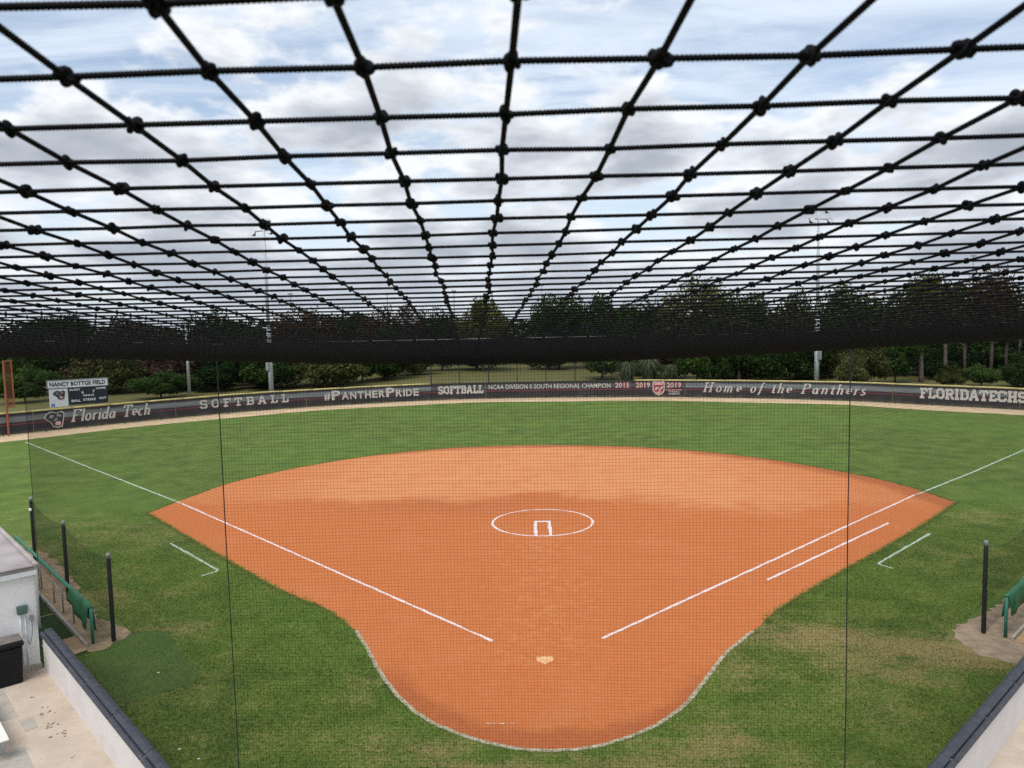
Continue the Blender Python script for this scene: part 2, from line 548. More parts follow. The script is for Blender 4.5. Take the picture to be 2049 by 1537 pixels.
MT = dict(
    grass=grass_mat('lawn', (0.045, 0.084, 0.0100), (0.136, 0.192, 0.029), (0.295, 0.225, 0.095), True, (0.135, 0.105, 0.045)),
    lawnb=mat('grass_blades', (0.115, 0.135, 0.028), 0.9, 0.45, 5.0, spec=0.1),
    sod=grass_mat('new_sod', (0.036, 0.070, 0.011), (0.092, 0.140, 0.027), (0.16, 0.14, 0.06), False),
    clay=dirt_mat(),
    track=mat('track_sand', (0.56, 0.42, 0.27), 0.95, 0.12, 1.2, 0.3, 20, spec=0.1),
    sandl=mat('grey_sand', (0.35, 0.265, 0.185), 0.95, 0.22, 3.0, 0.4, 25, spec=0.1, dirt=(0.27, 0.22, 0.14), dscale=1.8),
    sand=mat('bare_sand', (0.34, 0.25, 0.155), 0.95, 0.25, 3.0, 0.4, 25, spec=0.1),
    chalk=chalk_mat('chalk', (0.78, 0.66, 0.65), (0.55, 0.25, 0.14), 0.59, 6.0),
    smear=chalk_mat('chalk_smear', (0.74, 0.55, 0.48), (0.50, 0.17, 0.065), 0.47, 7.0),
    paint=chalk_mat('field_paint', (0.46, 0.55, 0.45), (0.16, 0.24, 0.10), 0.58, 6.0),
    edge=chalk_mat('edge_paint', (0.50, 0.46, 0.36), (0.24, 0.19, 0.09), 0.50, 5.0),
    plate=chalk_mat('plate_rubber', (0.80, 0.50, 0.25), (0.55, 0.20, 0.075), 0.53, 7.0),
    turf=mat('green_turf', (0.040, 0.075, 0.022), 0.9, 0.2, 9.0, 0.3, 60, spec=0.1),
    board=mat('tan_board', (0.52, 0.34, 0.19), 0.85, 0.15, 4.0),
    cord=mat('black_twine', (0.0022, 0.0024, 0.0045), 0.65, 0.3, 400.0, spec=0.12),
    rope=mat('black_rope', (0.012, 0.012, 0.014), 0.7, 0.3, 60.0),
    steel=mat('galvanised_cable', (0.30, 0.31, 0.33), 0.35, 0.1, 30.0, metal=0.8),
    galv=mat('galvanised_post', (0.45, 0.47, 0.48), 0.45, 0.12, 8.0, metal=0.5),
    polep=mat('pale_pole', (0.50, 0.56, 0.60), 0.5, 0.08, 2.0),
    lampm=mat('lamp_housing', (0.36, 0.38, 0.39), 0.4, 0.1, 6.0, metal=0.4),
    lampg=mat('lamp_glass', (0.55, 0.57, 0.58), 0.15, 0.1, 6.0),
    padb=mat('black_pad', (0.012, 0.013, 0.014), 0.6, 0.3, 10.0, 0.2, 30),
    capg=mat('grey_cap', (0.27, 0.28, 0.28), 0.6, 0.1, 20.0),
    greenp=mat('green_paint', (0.028, 0.20, 0.12), 0.5, 0.15, 8.0, 0.1, 30),
    greent=mat('green_tarp', (0.020, 0.145, 0.055), 0.55, 0.25, 3.0, 0.5, 9),
    wallw=mat('white_render', (0.70, 0.67, 0.66), 0.85, 0.04, 1.5, 0.15, 30, dirt=(0.60, 0.56, 0.53), dscale=1.6),
    wallb=mat('white_building', (0.80, 0.80, 0.80), 0.85, 0.03, 1.5, 0.15, 30, dirt=(0.70, 0.69, 0.67), dscale=1.6),
    bluepad=mat('slate_pad', (0.045, 0.049, 0.064), 0.55, 0.15, 5.0, 0.3, 20, dirt=(0.08, 0.085, 0.10), dscale=5.0),
    concrete=mat('stained_concrete', (0.55, 0.46, 0.37), 0.9, 0.08, 1.6, 0.25, 40, dirt=(0.45, 0.36, 0.275), dscale=0.9),
    slab=mat('grey_slab', (0.42, 0.385, 0.33), 0.9, 0.12, 3.0, 0.2, 40),
    stain=mat('dark_stain', (0.23, 0.165, 0.115), 0.9, 0.3, 20.0),
    roof=mat('roof_felt', (0.38, 0.345, 0.34), 0.9, 0.12, 1.2, 0.2, 40, dirt=(0.21, 0.18, 0.17), dscale=1.0),
    trim=mat('white_trim', (0.74, 0.77, 0.80), 0.6, 0.05, 6.0),
    gbox=mat('green_box', (0.09, 0.155, 0.14), 0.5, 0.1, 8.0),
    binb=mat('bin_black', (0.005, 0.005, 0.008), 0.55, 0.2, 6.0, spec=0.25),
    binl=mat('bin_lid', (0.17, 0.14, 0.13), 0.6, 0.2, 6.0),
    bench=mat('bench_white', (0.80, 0.80, 0.72), 0.5, 0.05, 6.0),
    orange=mat('orange_paint', (0.27, 0.080, 0.040), 0.6, 0.15, 5.0),
    orangem=mat('orange_mesh', (0.20, 0.055, 0.028), 0.7, 0.2, 30.0),
    yellow=mat('yellow_cap', (0.50, 0.42, 0.16), 0.5, 0.08, 2.0, dirt=(0.42, 0.38, 0.16), dscale=1.0),
    banner=banner_mat('steel_banner', 1.0),
    bannerd=banner_mat('dark_banner', 0.35),
    letter=mat('print_silver', (0.47, 0.46, 0.43), 0.6, 0.10, 5.0),
    letterd=mat('print_shadow', (0.030, 0.030, 0.034), 0.6, 0.1, 5.0),
    letterp=mat('print_pink', (0.62, 0.34, 0.34), 0.6, 0.1, 5.0),
    red=mat('print_red', (0.27, 0.045, 0.06), 0.6, 0.1, 5.0),
    greyp=mat('print_grey', (0.23, 0.235, 0.24), 0.6, 0.1, 5.0),
    signw=mat('sign_white', (0.72, 0.74, 0.76), 0.5, 0.05, 4.0),
    signd=mat('sign_navy', (0.014, 0.018, 0.030), 0.45, 0.1, 4.0),
    blue=mat('print_blue', (0.10, 0.22, 0.50), 0.5, 0.1, 4.0),
    bark=mat('bark', (0.085, 0.065, 0.052), 0.9, 0.3, 4.0, 0.6, 12),
    barkp=mat('pale_bark', (0.135, 0.10, 0.088), 0.9, 0.3, 3.0, 0.6, 10),
    carw=mat('car_paint', (0.72, 0.73, 0.74), 0.3, 0.03, 3.0),
    carg=mat('car_glass', (0.03, 0.035, 0.04), 0.1, 0.1, 3.0),
    tyre=mat('tyre', (0.02, 0.02, 0.02), 0.8, 0.1, 9.0),
    tan=mat('tan_wall', (0.33, 0.25, 0.19), 0.85, 0.1, 2.0),
    rooft=mat('brown_roof', (0.17, 0.135, 0.115), 0.9, 0.15, 2.0),
    paper=mat('paper', (0.80, 0.80, 0.78), 0.8, 0.03, 9.0),
    lf_dark=leaf_mat('leaf_dark', (0.0107, 0.0252, 0.0081), (0.0270, 0.0538, 0.0143), (0.0538, 0.0898, 0.0234)),
    lf_mid=leaf_mat('leaf_mid', (0.0180, 0.0449, 0.0121), (0.0419, 0.0847, 0.0200), (0.0847, 0.1296, 0.0339)),
    lf_olive=leaf_mat('leaf_olive', (0.0348, 0.0449, 0.0150), (0.0797, 0.0898, 0.0299), (0.1397, 0.1446, 0.0548)),
    lf_yellow=leaf_mat('leaf_yellow', (0.0567, 0.0680, 0.0158), (0.1189, 0.1303, 0.0295), (0.1813, 0.1813, 0.0510)),
    lf_brown=leaf_mat('leaf_brown', (0.0266, 0.0198, 0.0136), (0.0646, 0.0441, 0.0304), (0.1140, 0.0760, 0.0532)),
    lf_rust=leaf_mat('leaf_rust', (0.0380, 0.0259, 0.0114), (0.0836, 0.0532, 0.0244), (0.1293, 0.0798, 0.0418)),
    lf_pale=leaf_mat('leaf_pale', (0.0560, 0.0760, 0.0360), (0.1040, 0.1280, 0.0680), (0.1600, 0.1760, 0.1040)),
)

# ------------------------------------------------------------------ ground
gx = np.unique(np.concatenate([np.linspace(-1500, -120, 10), np.linspace(-120, -48, 25), np.arange(-48, -15, 0.6), np.arange(-15, 15, 0.3), np.arange(15, 48.01, 0.6), np.linspace(48, 120, 25), np.linspace(120, 1500, 10)]))
gy = np.unique(np.concatenate([np.linspace(-300, -40, 8), np.linspace(-40, -12, 12), np.arange(-12, 14, 0.3), np.arange(14, 66.01, 0.6), np.linspace(66, 140, 30), np.linspace(140, 2500, 14)]))
GX, GY = np.meshgrid(gx, gy)
wear = np.full(GX.shape, -0.05)
wear += np.where(GY < 14, 0.10, 0.0)
for (x, y, rx, ry, a) in [
        (11.2, 0.9, 1.3, 1.0, 0.5), (10.2, 0.2, 1.0, 0.8, 0.4), (-10.9, 1.9, 0.8, 0.6, 0.35), (-13.8, 5.0, 2.0, 0.9, 0.3), (8.6, 1.1, 2.0, 0.9, 0.55), (7.0, 1.7, 1.2, 0.8, 0.55), (7.2, -0.4, 1.8, 0.9, 0.42), (6.0, 1.6, 0.9, 1.0, 0.45), (9.6, 0.3, 1.6, 1.0, 0.35),
        (-2.6, -3.7, 1.3, 0.7, 0.55), (-4.2, -1.2, 0.5, 1.4, 0.40), (-0.5, -4.4, 2.0, 0.5, 0.5), (3.4, -3.3, 0.9, 0.8, 0.55), (2.0, -4.1, 1.6, 0.6, 0.55), (4.6, -0.6, 0.6, 1.4, 0.40),
        (6.6, -2.6, 1.7, 1.0, 0.30), (8.2, -2.0, 1.3, 0.9, 0.22), (5.0, -4.4, 1.6, 0.8, 0.30), (-5.8, -3.4, 0.9, 0.5, 0.25),
        (-16.4, 12.8, 2.6, 1.3, 0.42), (-14.2, 10.8, 1.8, 1.2, 0.25), (-22.5, 14.6, 4.0, 1.6, 0.35), (-19.5, 10.2, 2.6, 1.6, 0.40), (-16.5, 6.8, 2.6, 1.3, 0.35), (-12.5, 4.2, 1.8, 1.4, 0.20), (-9.9, 2.6, 1.2, 0.9, 0.22),
        (17.8, 12.6, 2.2, 1.4, 0.35), (14.3, 8.0, 1.8, 1.2, 0.25), (20.5, 14.0, 3.0, 1.4, 0.28), (23.5, 19.0, 3.5, 1.2, 0.22), (26.5, 23.5, 3.0, 1.2, 0.20),
        (-17.6, 42, 5.0, 1.6, 0.20), (-25.0, 36, 6.0, 2.0, 0.20), (-30, 31, 4.0, 2.0, 0.22), (-1, 40, 5.0, 1.3, 0.14), (-9, 35, 4.5, 1.0, 0.20), (-33, 40, 4, 1.6, 0.20), (16, 44, 4, 1.5, 0.10), (-8.0, -0.95, 0.35, 0.3, 0.45), (-8.5, -1.5, 0.5, 0.22, 0.5), (-9.3, -1.95, 0.7, 0.15, 0.35), (-7.9, 0.0, 0.25, 0.8, 0.35), (-9.2, 1.5, 0.5, 0.5, 0.3), (-10.2, 2.5, 0.8, 0.3, 0.3), (-7.3, -3.2, 0.4, 0.3, 0.35), (-6.6, -3.0, 0.3, 0.25, 0.3), (9.3, -1.6, 0.4, 0.3, 0.35), (8.4, -0.6, 0.5, 0.3, 0.3), (6.0, 3.4, 0.7, 0.5, 0.35), (4.9, 1.6, 0.35, 0.6, 0.4)]:
    wear += 0.72 * a * np.exp(-(((GX - x) / rx) ** 2 + ((GY - y) / ry) ** 2))
# greener, thicker turf
for (x, y, rx, ry, a) in [(8.8, -3.0, 1.2, 1.4, -0.25), (-6.0, 0.6, 1.0, 2.2, -0.2), (9.8, 5.0, 2.0, 1.5, -0.1), (22, 36, 10, 8, -0.08)]:
    wear += a * np.exp(-(((GX - x) / rx) ** 2 + ((GY - y) / ry) ** 2))
# mower passes over the outfield
wear += np.where(np.hypot(GX, GY) < 60, 0.035 * np.sign(np.sin((GX * 0.35 + GY) * 2 * math.pi / 3.6)), 0) * (GY > 24)
gv = np.stack([GX.ravel(), GY.ravel(), np.zeros(GX.size)], -1)
ny_, nx_ = GX.shape
ii, jj = np.meshgrid(np.arange(ny_ - 1), np.arange(nx_ - 1), indexing='ij')
gf = np.stack([ii * nx_ + jj, ii * nx_ + jj + 1, (ii + 1) * nx_ + jj + 1, (ii + 1) * nx_ + jj], -1).reshape(-1, 4)
gm = mesh('ground', gv, gf)
at = gm.attributes.new('wear', 'FLOAT', 'POINT')
at.data.foreach_set('value', wear.ravel().astype(np.float32))
tag(link('ground', gm, MT['grass']), kind='structure')


def sheet(name, P, z, m, jitter=0.0):
    """flat irregular polygon laid on the ground, triangulated by Blender's n-gon fill"""
    P = np.asarray(P, dtype=float)[:, :2]
    if jitter:
        P = P + rng.normal(0, jitter, P.shape)
    return tag(obj(name, (np.column_stack([P, np.full(len(P), z)]), [tuple(range(len(P)))]), m), kind='structure')


def resample(P, step):
    P = np.asarray(P, dtype=float)
    s = np.concatenate([[0], np.cumsum(np.linalg.norm(np.diff(P, axis=0), axis=1))])
    q = np.linspace(0, s[-1], max(2, int(s[-1] / step)))
    return np.stack([np.interp(q, s, P[:, k]) for k in range(P.shape[1])], -1)


# infield clay outline: outer arc left to right, right foul side, plate circle, left foul side
arc = [(-17.85, 15.45), (-17.3, 19.0), (-16.15, 23.0), (-11.91, 28.57), (-6.1, 31.95), (0.5, 32.6), (6.99, 30.9), (12.35, 27.25), (16.1, 22.1), (17.45, 19.0), (18.1, 15.6)]
rside = [(18.1, 15.6), (15.0, 12.15), (11.75, 8.75), (8.52, 5.45), (6.67, 3.45), (5.7, 2.15)]
ring = [(5.7, 2.15), (4.43, 0.52), (3.83, -0.54), (2.99, -1.93), (2.09, -2.90), (1.03, -3.52), (0.15, -3.68), (-0.72, -3.58), (-1.75, -3.1), (-2.81, -2.21), (-3.77, -0.72), (-4.55, 0.92), (-5.16, 2.19)]
lside = [(-5.16, 2.19), (-6.45, 3.74), (-8.35, 5.40), (-11.86, 9.05), (-15.1, 12.5), (-17.85, 15.45)]
ringc = catmull(ring, 10)
outline = np.concatenate([resample(catmull(arc, 12), 0.25)[:-1], resample(catmull(rside, 8), 0.2)[:-1], resample(ringc, 0.15)[:-1], resample(catmull(lside, 8), 0.2)[:-1]])
sheet('infield_dirt', outline, 0.006, MT['clay'], 0.018)

gt = np.random.default_rng(31)
sides = np.array([i for i, p in enumerate(outline) if not (p[1] < 2.6)])
ei = sides[gt.integers(0, len(sides), 16000)]
nxt = outline[(ei + 1) % len(outline)] - outline[ei - 1]
nxt /= np.linalg.norm(nxt, axis=1)[:, None] + 1e-9
nrm = np.stack([-nxt[:, 1], nxt[:, 0]], -1)          # outwards, the outline runs clockwise
base_ = outline[ei] + nxt * gt.uniform(-.15, .15, (16000, 1)) + nrm * (gt.normal(0.03, 0.07, (16000, 1)))
ht = gt.uniform(0.001, 0.006, 16000)
dirn = gt.normal(size=(16000, 2)) * 0.022
wd = np.stack([-dirn[:, 1], dirn[:, 0]], -1) * 0.8
tv3 = np.stack([np.column_stack([base_ - wd, np.full(16000, .006)]), np.column_stack([base_ + wd, np.full(16000, .006)]), np.column_stack([base_ + dirn * 1.6, .006 + ht])], 1).reshape(-1, 3)
tag(obj('edge_grass', (tv3, np.arange(48000).reshape(-1, 3)), MT['lawnb']), 'short ragged grass blades along the edge of the clay', 'grass', kind='stuff')

# standing blades on the near turf; further out the material takes over
gn = np.random.default_rng(77)
NB = 760000
bx_, by_ = gn.uniform(-20, 20, NB), gn.uniform(-6.6, 16.0, NB)
dens = np.clip(1.15 - np.hypot(bx_, by_ + 17.8) / 36.0, 0, 1) * 2.2
keep = (gn.random(NB) < dens) & ((bx_ + by_) * 0.70711 > -8.5) & ((by_ - bx_) * 0.70711 > -8.4)
keep &= ~(((bx_ + by_) * 0.70711 < -6.55) & (by_ - bx_ > 12.6)) & ~(((by_ - bx_) * 0.70711 < -6.25) & (by_ + bx_ > 10.9))
ins_ = np.zeros(NB, bool)
O2 = outline[::3]
for (ax, ay), (cx2, cy2) in zip(O2, np.roll(O2, -1, 0)):
    cr_ = ((ay > by_) != (cy2 > by_)) & (bx_ < (cx2 - ax) * (by_ - ay) / (cy2 - ay + 1e-12) + ax)
    ins_ ^= cr_
keep &= ~ins_
SOD = np.array([(-11.72, 0.42), (-11.45, 2.05), (-10.45, 2.2), (-8.4, -0.25), (-8.25, -0.85), (-9.45, -1.85)])
in_s = np.zeros(NB, bool)
for (ax, ay), (cx2, cy2) in zip(SOD, np.roll(SOD, -1, 0)):
    in_s ^= ((ay > by_) != (cy2 > by_)) & (bx_ < (cx2 - ax) * (by_ - ay) / (cy2 - ay + 1e-12) + ax)
keep &= ~(in_s & (gn.random(NB) < 0.75))
bx_, by_ = bx_[keep], by_[keep]
NB = len(bx_)
ia = np.clip(np.searchsorted(gx, bx_) - 1, 0, len(gx) - 2)
ib = np.clip(np.searchsorted(gy, by_) - 1, 0, len(gy) - 2)
bw = wear[ib, ia]
ang = gn.uniform(0, 2 * math.pi, NB)
hw, hh = gn.uniform(0.006, 0.014, NB), gn.uniform(0.014, 0.036, NB)
ln = gn.normal(0, 0.016, (NB, 2))
ca_, sa_ = np.cos(ang) * hw, np.sin(ang) * hw
bv = np.stack([np.column_stack([bx_ - ca_, by_ - sa_, np.full(NB, .001)]), np.column_stack([bx_ + ca_, by_ + sa_, np.full(NB, .001)]),
               np.column_stack([bx_ + ln[:, 0], by_ + ln[:, 1], hh])], 1).reshape(-1, 3)
bm_ = mesh('grass_blades', bv, np.arange(NB * 3).reshape(-1, 3))
at = bm_.attributes.new('wear', 'FLOAT', 'POINT')
at.data.foreach_set('value', np.repeat(bw + gn.normal(0, 0.12, NB), 3)[:len(bm_.vertices)].astype(np.float32))
tag(link('grass_blades', bm_, MT['grass']), 'short mown grass blades on the near turf', 'grass', kind='stuff')

# outfield wall curve, home plate at the origin
WALL = np.array([(-45.2, 37.6), (-43.15, 40.82), (-38.15, 46.4), (-32.76, 51.72), (-28, 55.6), (-20.8, 59.6), (-11.73, 62.9), (-3.28, 63.7), (9.98, 62.7), (21.12, 59.5), (29.58, 55.4), (34.16, 51.7), (40.36, 46.3), (46, 40)])
WC = catmull(WALL, 20)
WS = np.concatenate([[0], np.cumsum(np.linalg.norm(np.diff(WC, axis=0), axis=1))])
WT = np.gradient(WC, axis=0)
WT /= np.linalg.norm(WT, axis=1)[:, None]
WN = np.stack([WT[:, 1], -WT[:, 0]], -1)     # towards home plate


def wall_at(s, off=0.0):
    s = np.asarray(s, dtype=float)
    p = np.stack([np.interp(s, WS, WC[:, k]) for k in (0, 1)], -1)
    n = np.stack([np.interp(s, WS, WN[:, k]) for k in (0, 1)], -1)
    n /= np.linalg.norm(n, axis=-1, keepdims=True)
    return p + n * np.asarray(off)[..., None]


ss = np.linspace(0, WS[-1], 260)
inner = wall_at(ss, 3.55 + 0.25 * np.sin(ss * 0.35) + rng.normal(0, 0.05, ss.shape))
outer = wall_at(ss, -0.5)
tv = np.concatenate([np.column_stack([inner, np.full(260, 0.006)]), np.column_stack([outer, np.full(260, 0.006)])])
tag(obj('warning_track', (tv, [(i, i + 1, 261 + i, 260 + i) for i in range(259)]), MT['track']), kind='structure')

# bare strips and slabs beside the dugouts
q2 = math.sqrt(0.5)


def LS(s, n):        # left wing frame: s along the wall away from home, n towards the field
    return np.array([-q2 * s + q2 * n, q2 * s + q2 * n])


def RS(s, n):        # right wing frame
    return np.array([q2 * s - q2 * n, q2 * s + q2 * n])


def strip(pts, z, name, m, jit=0.05, n=6):
    return sheet(name, resample(np.vstack([catmull(pts, n, True), pts[0]]), 0.18)[:-1], z, m, jit)


strip([LS(9.35, -7.85), LS(9.2, -7.0), LS(9.9, -6.55), LS(11.5, -6.9), LS(14, -6.65), LS(17, -6.5), LS(20.5, -6.6), LS(20.5, -7.75), LS(15, -7.75)], 0.005, 'sand_strip', MT['sand'])
strip([RS(9.4, -6.25), RS(8.75, -6.25), RS(8.15, -6.7), RS(7.8, -7.2), RS(7.75, -7.7), RS(7.7, -8.15), RS(7.75, -8.42), RS(9.0, -8.44), RS(16, -8.4), RS(16, -6.6), RS(12.5, -6.55), RS(10.8, -6.45)], 0.005, 'sand_strip', MT['sandl'], 0.055)
strip([(-11.72, 0.42), (-11.45, 2.05), (-10.45, 2.2), (-8.4, -0.25), (-8.25, -0.85), (-9.45, -1.85)], 0.004, 'sod_patch', MT['sod'], 0.05, 1)
sheet('dugout_turf', [LS(8.9, -8.75), LS(21, -8.75), LS(21, -7.75), LS(8.9, -7.75)], 0.007, MT['turf'])
sheet('entry_slab', [LS(8.95, -8.55), LS(10.35, -8.55), LS(10.36, -7.72), LS(9.15, -7.72)], 0.011, MT['board'])
sheet('turf_line', [LS(12.6, -8.7), LS(12.66, -8.7), LS(12.72, -7.77), LS(12.66, -7.77)], 0.011, MT['board'])
sheet('concrete_floor', [LS(-9, -8.78), LS(8.76, -8.78), LS(8.76, -16), LS(-9, -16)], 0.006, MT['concrete'])
sheet('concrete_floor', [RS(-9, -8.68), RS(9.2, -8.68), RS(9.2, -16), RS(-9, -16)], 0.008, MT['concrete'])
sheet('dugout_slab', [RS(9.2, -7.5), RS(18, -7.5), RS(18, -8.5), RS(9.1, -8.4)], 0.012, MT['board'])
for a, b_, c_, d_ in [(8.2, 6.4, -9.75, -11.2), (4.9, 3.7, -9.95, -11.2), (6.2, 5.6, -9.55, -9.8), (3.4, 2.2, -9.6, -11)]:
    sheet('floor_slab', [LS(a, c_), LS(b_, c_), LS(b_, d_), LS(a, d_)], 0.010, MT['slab'], 0.02)
for (x, y, n_) in [(-11.13, -2.02, 4), (-10.9, -2.25, 5), (-10.5, -2.62, 6), (-10.4, -2.75, 5), (-10.01, -3.02, 6), (-11.73, -1.55, 2), (-9.3, -3.9, 2)]:
    for k in range(n_):
        cx, cy = x + random.gauss(0, 0.09), y + random.gauss(0, 0.07)
        r_ = random.uniform(0.010, 0.034)
        th = np.linspace(0, 2 * math.pi, 9)[:-1]
        rr = r_ * (1 + rng.normal(0, 0.3, 8))
        o = sheet('floor_stain', np.column_stack([cx + rr * np.cos(th), cy + rr * np.sin(th)]), 0.0125 + 0.0002 * k, MT['stain'])

# ------------------------------------------------------------------ field lines


def line(name, P, w, z, m, label, cat='line'):
    P = resample(np.asarray(P, dtype=float), 0.25)
    P = P + rng.normal(0, 0.006, P.shape)
    ww = w * (1 + rng.normal(0, 0.16, len(P)))
    return tag(obj(name, ribbon(P, ww, z), m), label, cat)


def bent(P, amp):
    return P


line('foul_line', [(-1.36, 1.38), (-17.15, 17.2)], 0.092, 0.0105, MT['chalk'], 'white chalk foul line across the clay towards third base')
line('foul_line', [(1.5, 1.5), (17.05, 17.05)], 0.092, 0.0105, MT['chalk'], 'white chalk foul line across the clay towards first base')
line('foul_line', [(-17.25, 17.3), (-26.0, 25.5), (-38.9, 37.7)], 0.10, 0.007, MT['paint'], 'pale painted foul line on grass running out to the orange foul pole')
line('foul_line', [(17.15, 17.1), (22.4, 21.95), (29.5, 28.8), (41.5, 40.5)], 0.10, 0.007, MT['paint'], 'pale painted foul line on the grass beyond first base')
line('runner_lane_line', [(7.05, 5.85), (13.75, 12.35)], 0.10, 0.0105, MT['chalk'], 'short chalk line parallel to the foul line near first base')
line('coach_box_line', [(-14.49, 10.64), (-11.10, 7.26), (-11.49, 6.73)], 0.10, 0.0075, MT['paint'], 'white coach box corner painted on grass left of the infield')
line('coach_box_line', [(14.58, 10.8), (11.12, 7.33), (11.42, 6.84)], 0.10, 0.0075, MT['paint'], 'white coach box corner painted on grass right of the infield')
th = np.linspace(0, 2 * math.pi, 90)
line('pitching_circle_line', np.column_stack([2.07 * np.sin(th), 13.1 + 2.07 * np.cos(th)]), 0.095, 0.0105, MT['chalk'], 'white chalk circle around the pitching plate')
line('pitching_lane_line', [(-0.30, 13.08), (-0.27, 11.06)], 0.13, 0.0125, MT['chalk'], 'left chalk stripe of the lane inside the pitching circle')
line('pitching_lane_line', [(0.27, 13.08), (0.31, 11.06)], 0.13, 0.0125, MT['chalk'], 'right chalk stripe of the lane inside the pitching circle')
line('chalk_smear', [(-1.22, -2.70), (-0.95, -2.69), (-0.65, -2.71)], 0.05, 0.0105, MT['smear'], 'short smudged chalk dash left of centre behind home plate')
tag(obj('edge_line', ribbon(resample(ringc[2:-1] + rng.normal(0, 0.01, ringc[2:-1].shape), 0.12), 0.10, 0.0085), MT['edge']),
    'worn white painted edge curving around the clay behind home plate', 'line')
# pitching plate and home plate
tag(obj('pitching_plate', box(-0.34, 0.34, 13.09, 13.22, 0.006, 0.022, 0.004), MT['signw']), 'white rubber pitching plate in the middle of the chalk circle', 'plate')
hp = [(-0.216, 0.43), (0.216, 0.43), (0.216, 0.215), (0.0, 0.0), (-0.216, 0.215)]
hv = [(x, y, 0.006) for x, y in hp] + [(x, y, 0.022) for x, y in hp] + [(x * .93, .02 + y * .92, 0.028) for x, y in hp]
hf = [(10, 14, 13, 12, 11)] + [(k * 5 + i, k * 5 + 5 + i, k * 5 + 5 + (i + 1) % 5, k * 5 + (i + 1) % 5) for k in (0, 1) for i in range(5)]
tag(obj('home_plate', (hv, hf), MT['plate']), 'five sided home plate dusted with orange clay', 'home plate')
for (x, y, l) in [(-9.37, -0.34, 'small white paper scrap on the dark grass patch left of the plate'), (-7.27, -3.64, 'small white paper scrap on grass beside the padded left wall'), (-6.73, -3.98, 'tiny pale paper scrap lowest on the grass by the left wall')]:
    v = np.array([(-1, -.6, 0), (0, -.9, .25), (1, -.4, .05), (.9, .5, .3), (0, .2, .6), (-.8, .6, .1)]) * 0.026 + np.array([x, y, 0.012])
    tag(obj('paper_scrap', (v, [(0, 1, 4), (1, 2, 4), (2, 3, 4), (3, 5, 4), (5, 0, 4)]), MT['paper']), l, 'litter')

# ------------------------------------------------------------------ lettering


def text_polys(body, size=1.0, bold=0.0, shear=0.0, spacing=1.0):
    cu = bpy.data.curves.new('t', 'FONT')
    cu.body = body
    cu.size = size
    cu.offset = bold
    cu.shear = shear
    cu.space_character = spacing
    cu.resolution_u = 2
    o = bpy.data.objects.new('t', cu)
    me = bpy.data.meshes.new_from_object(o)
    v = np.array([p.co[:] for p in me.vertices]) if len(me.vertices) else np.zeros((0, 3))
    f = [tuple(p.vertices) for p in me.polygons]
    bpy.data.objects.remove(o)
    bpy.data.curves.remove(cu)
    bpy.data.meshes.remove(me)
    return v[:, :2], f


def fit_text(body, w, h, **k):
    v, f = text_polys(body, 1.0, **k)
    lo, hi = v.min(0), v.max(0)
    v = (v - lo) / (hi - lo) * np.array([w, h])
    return v, f


def oct_(x0, y0, x1, y1, c=0.14):
    return [(x0 + c, y0), (x1 - c, y0), (x1, y0 + c), (x1, y1 - c), (x1 - c, y1), (x0 + c, y1), (x0, y1 - c), (x0, y0 + c), (x0 + c, y0)]


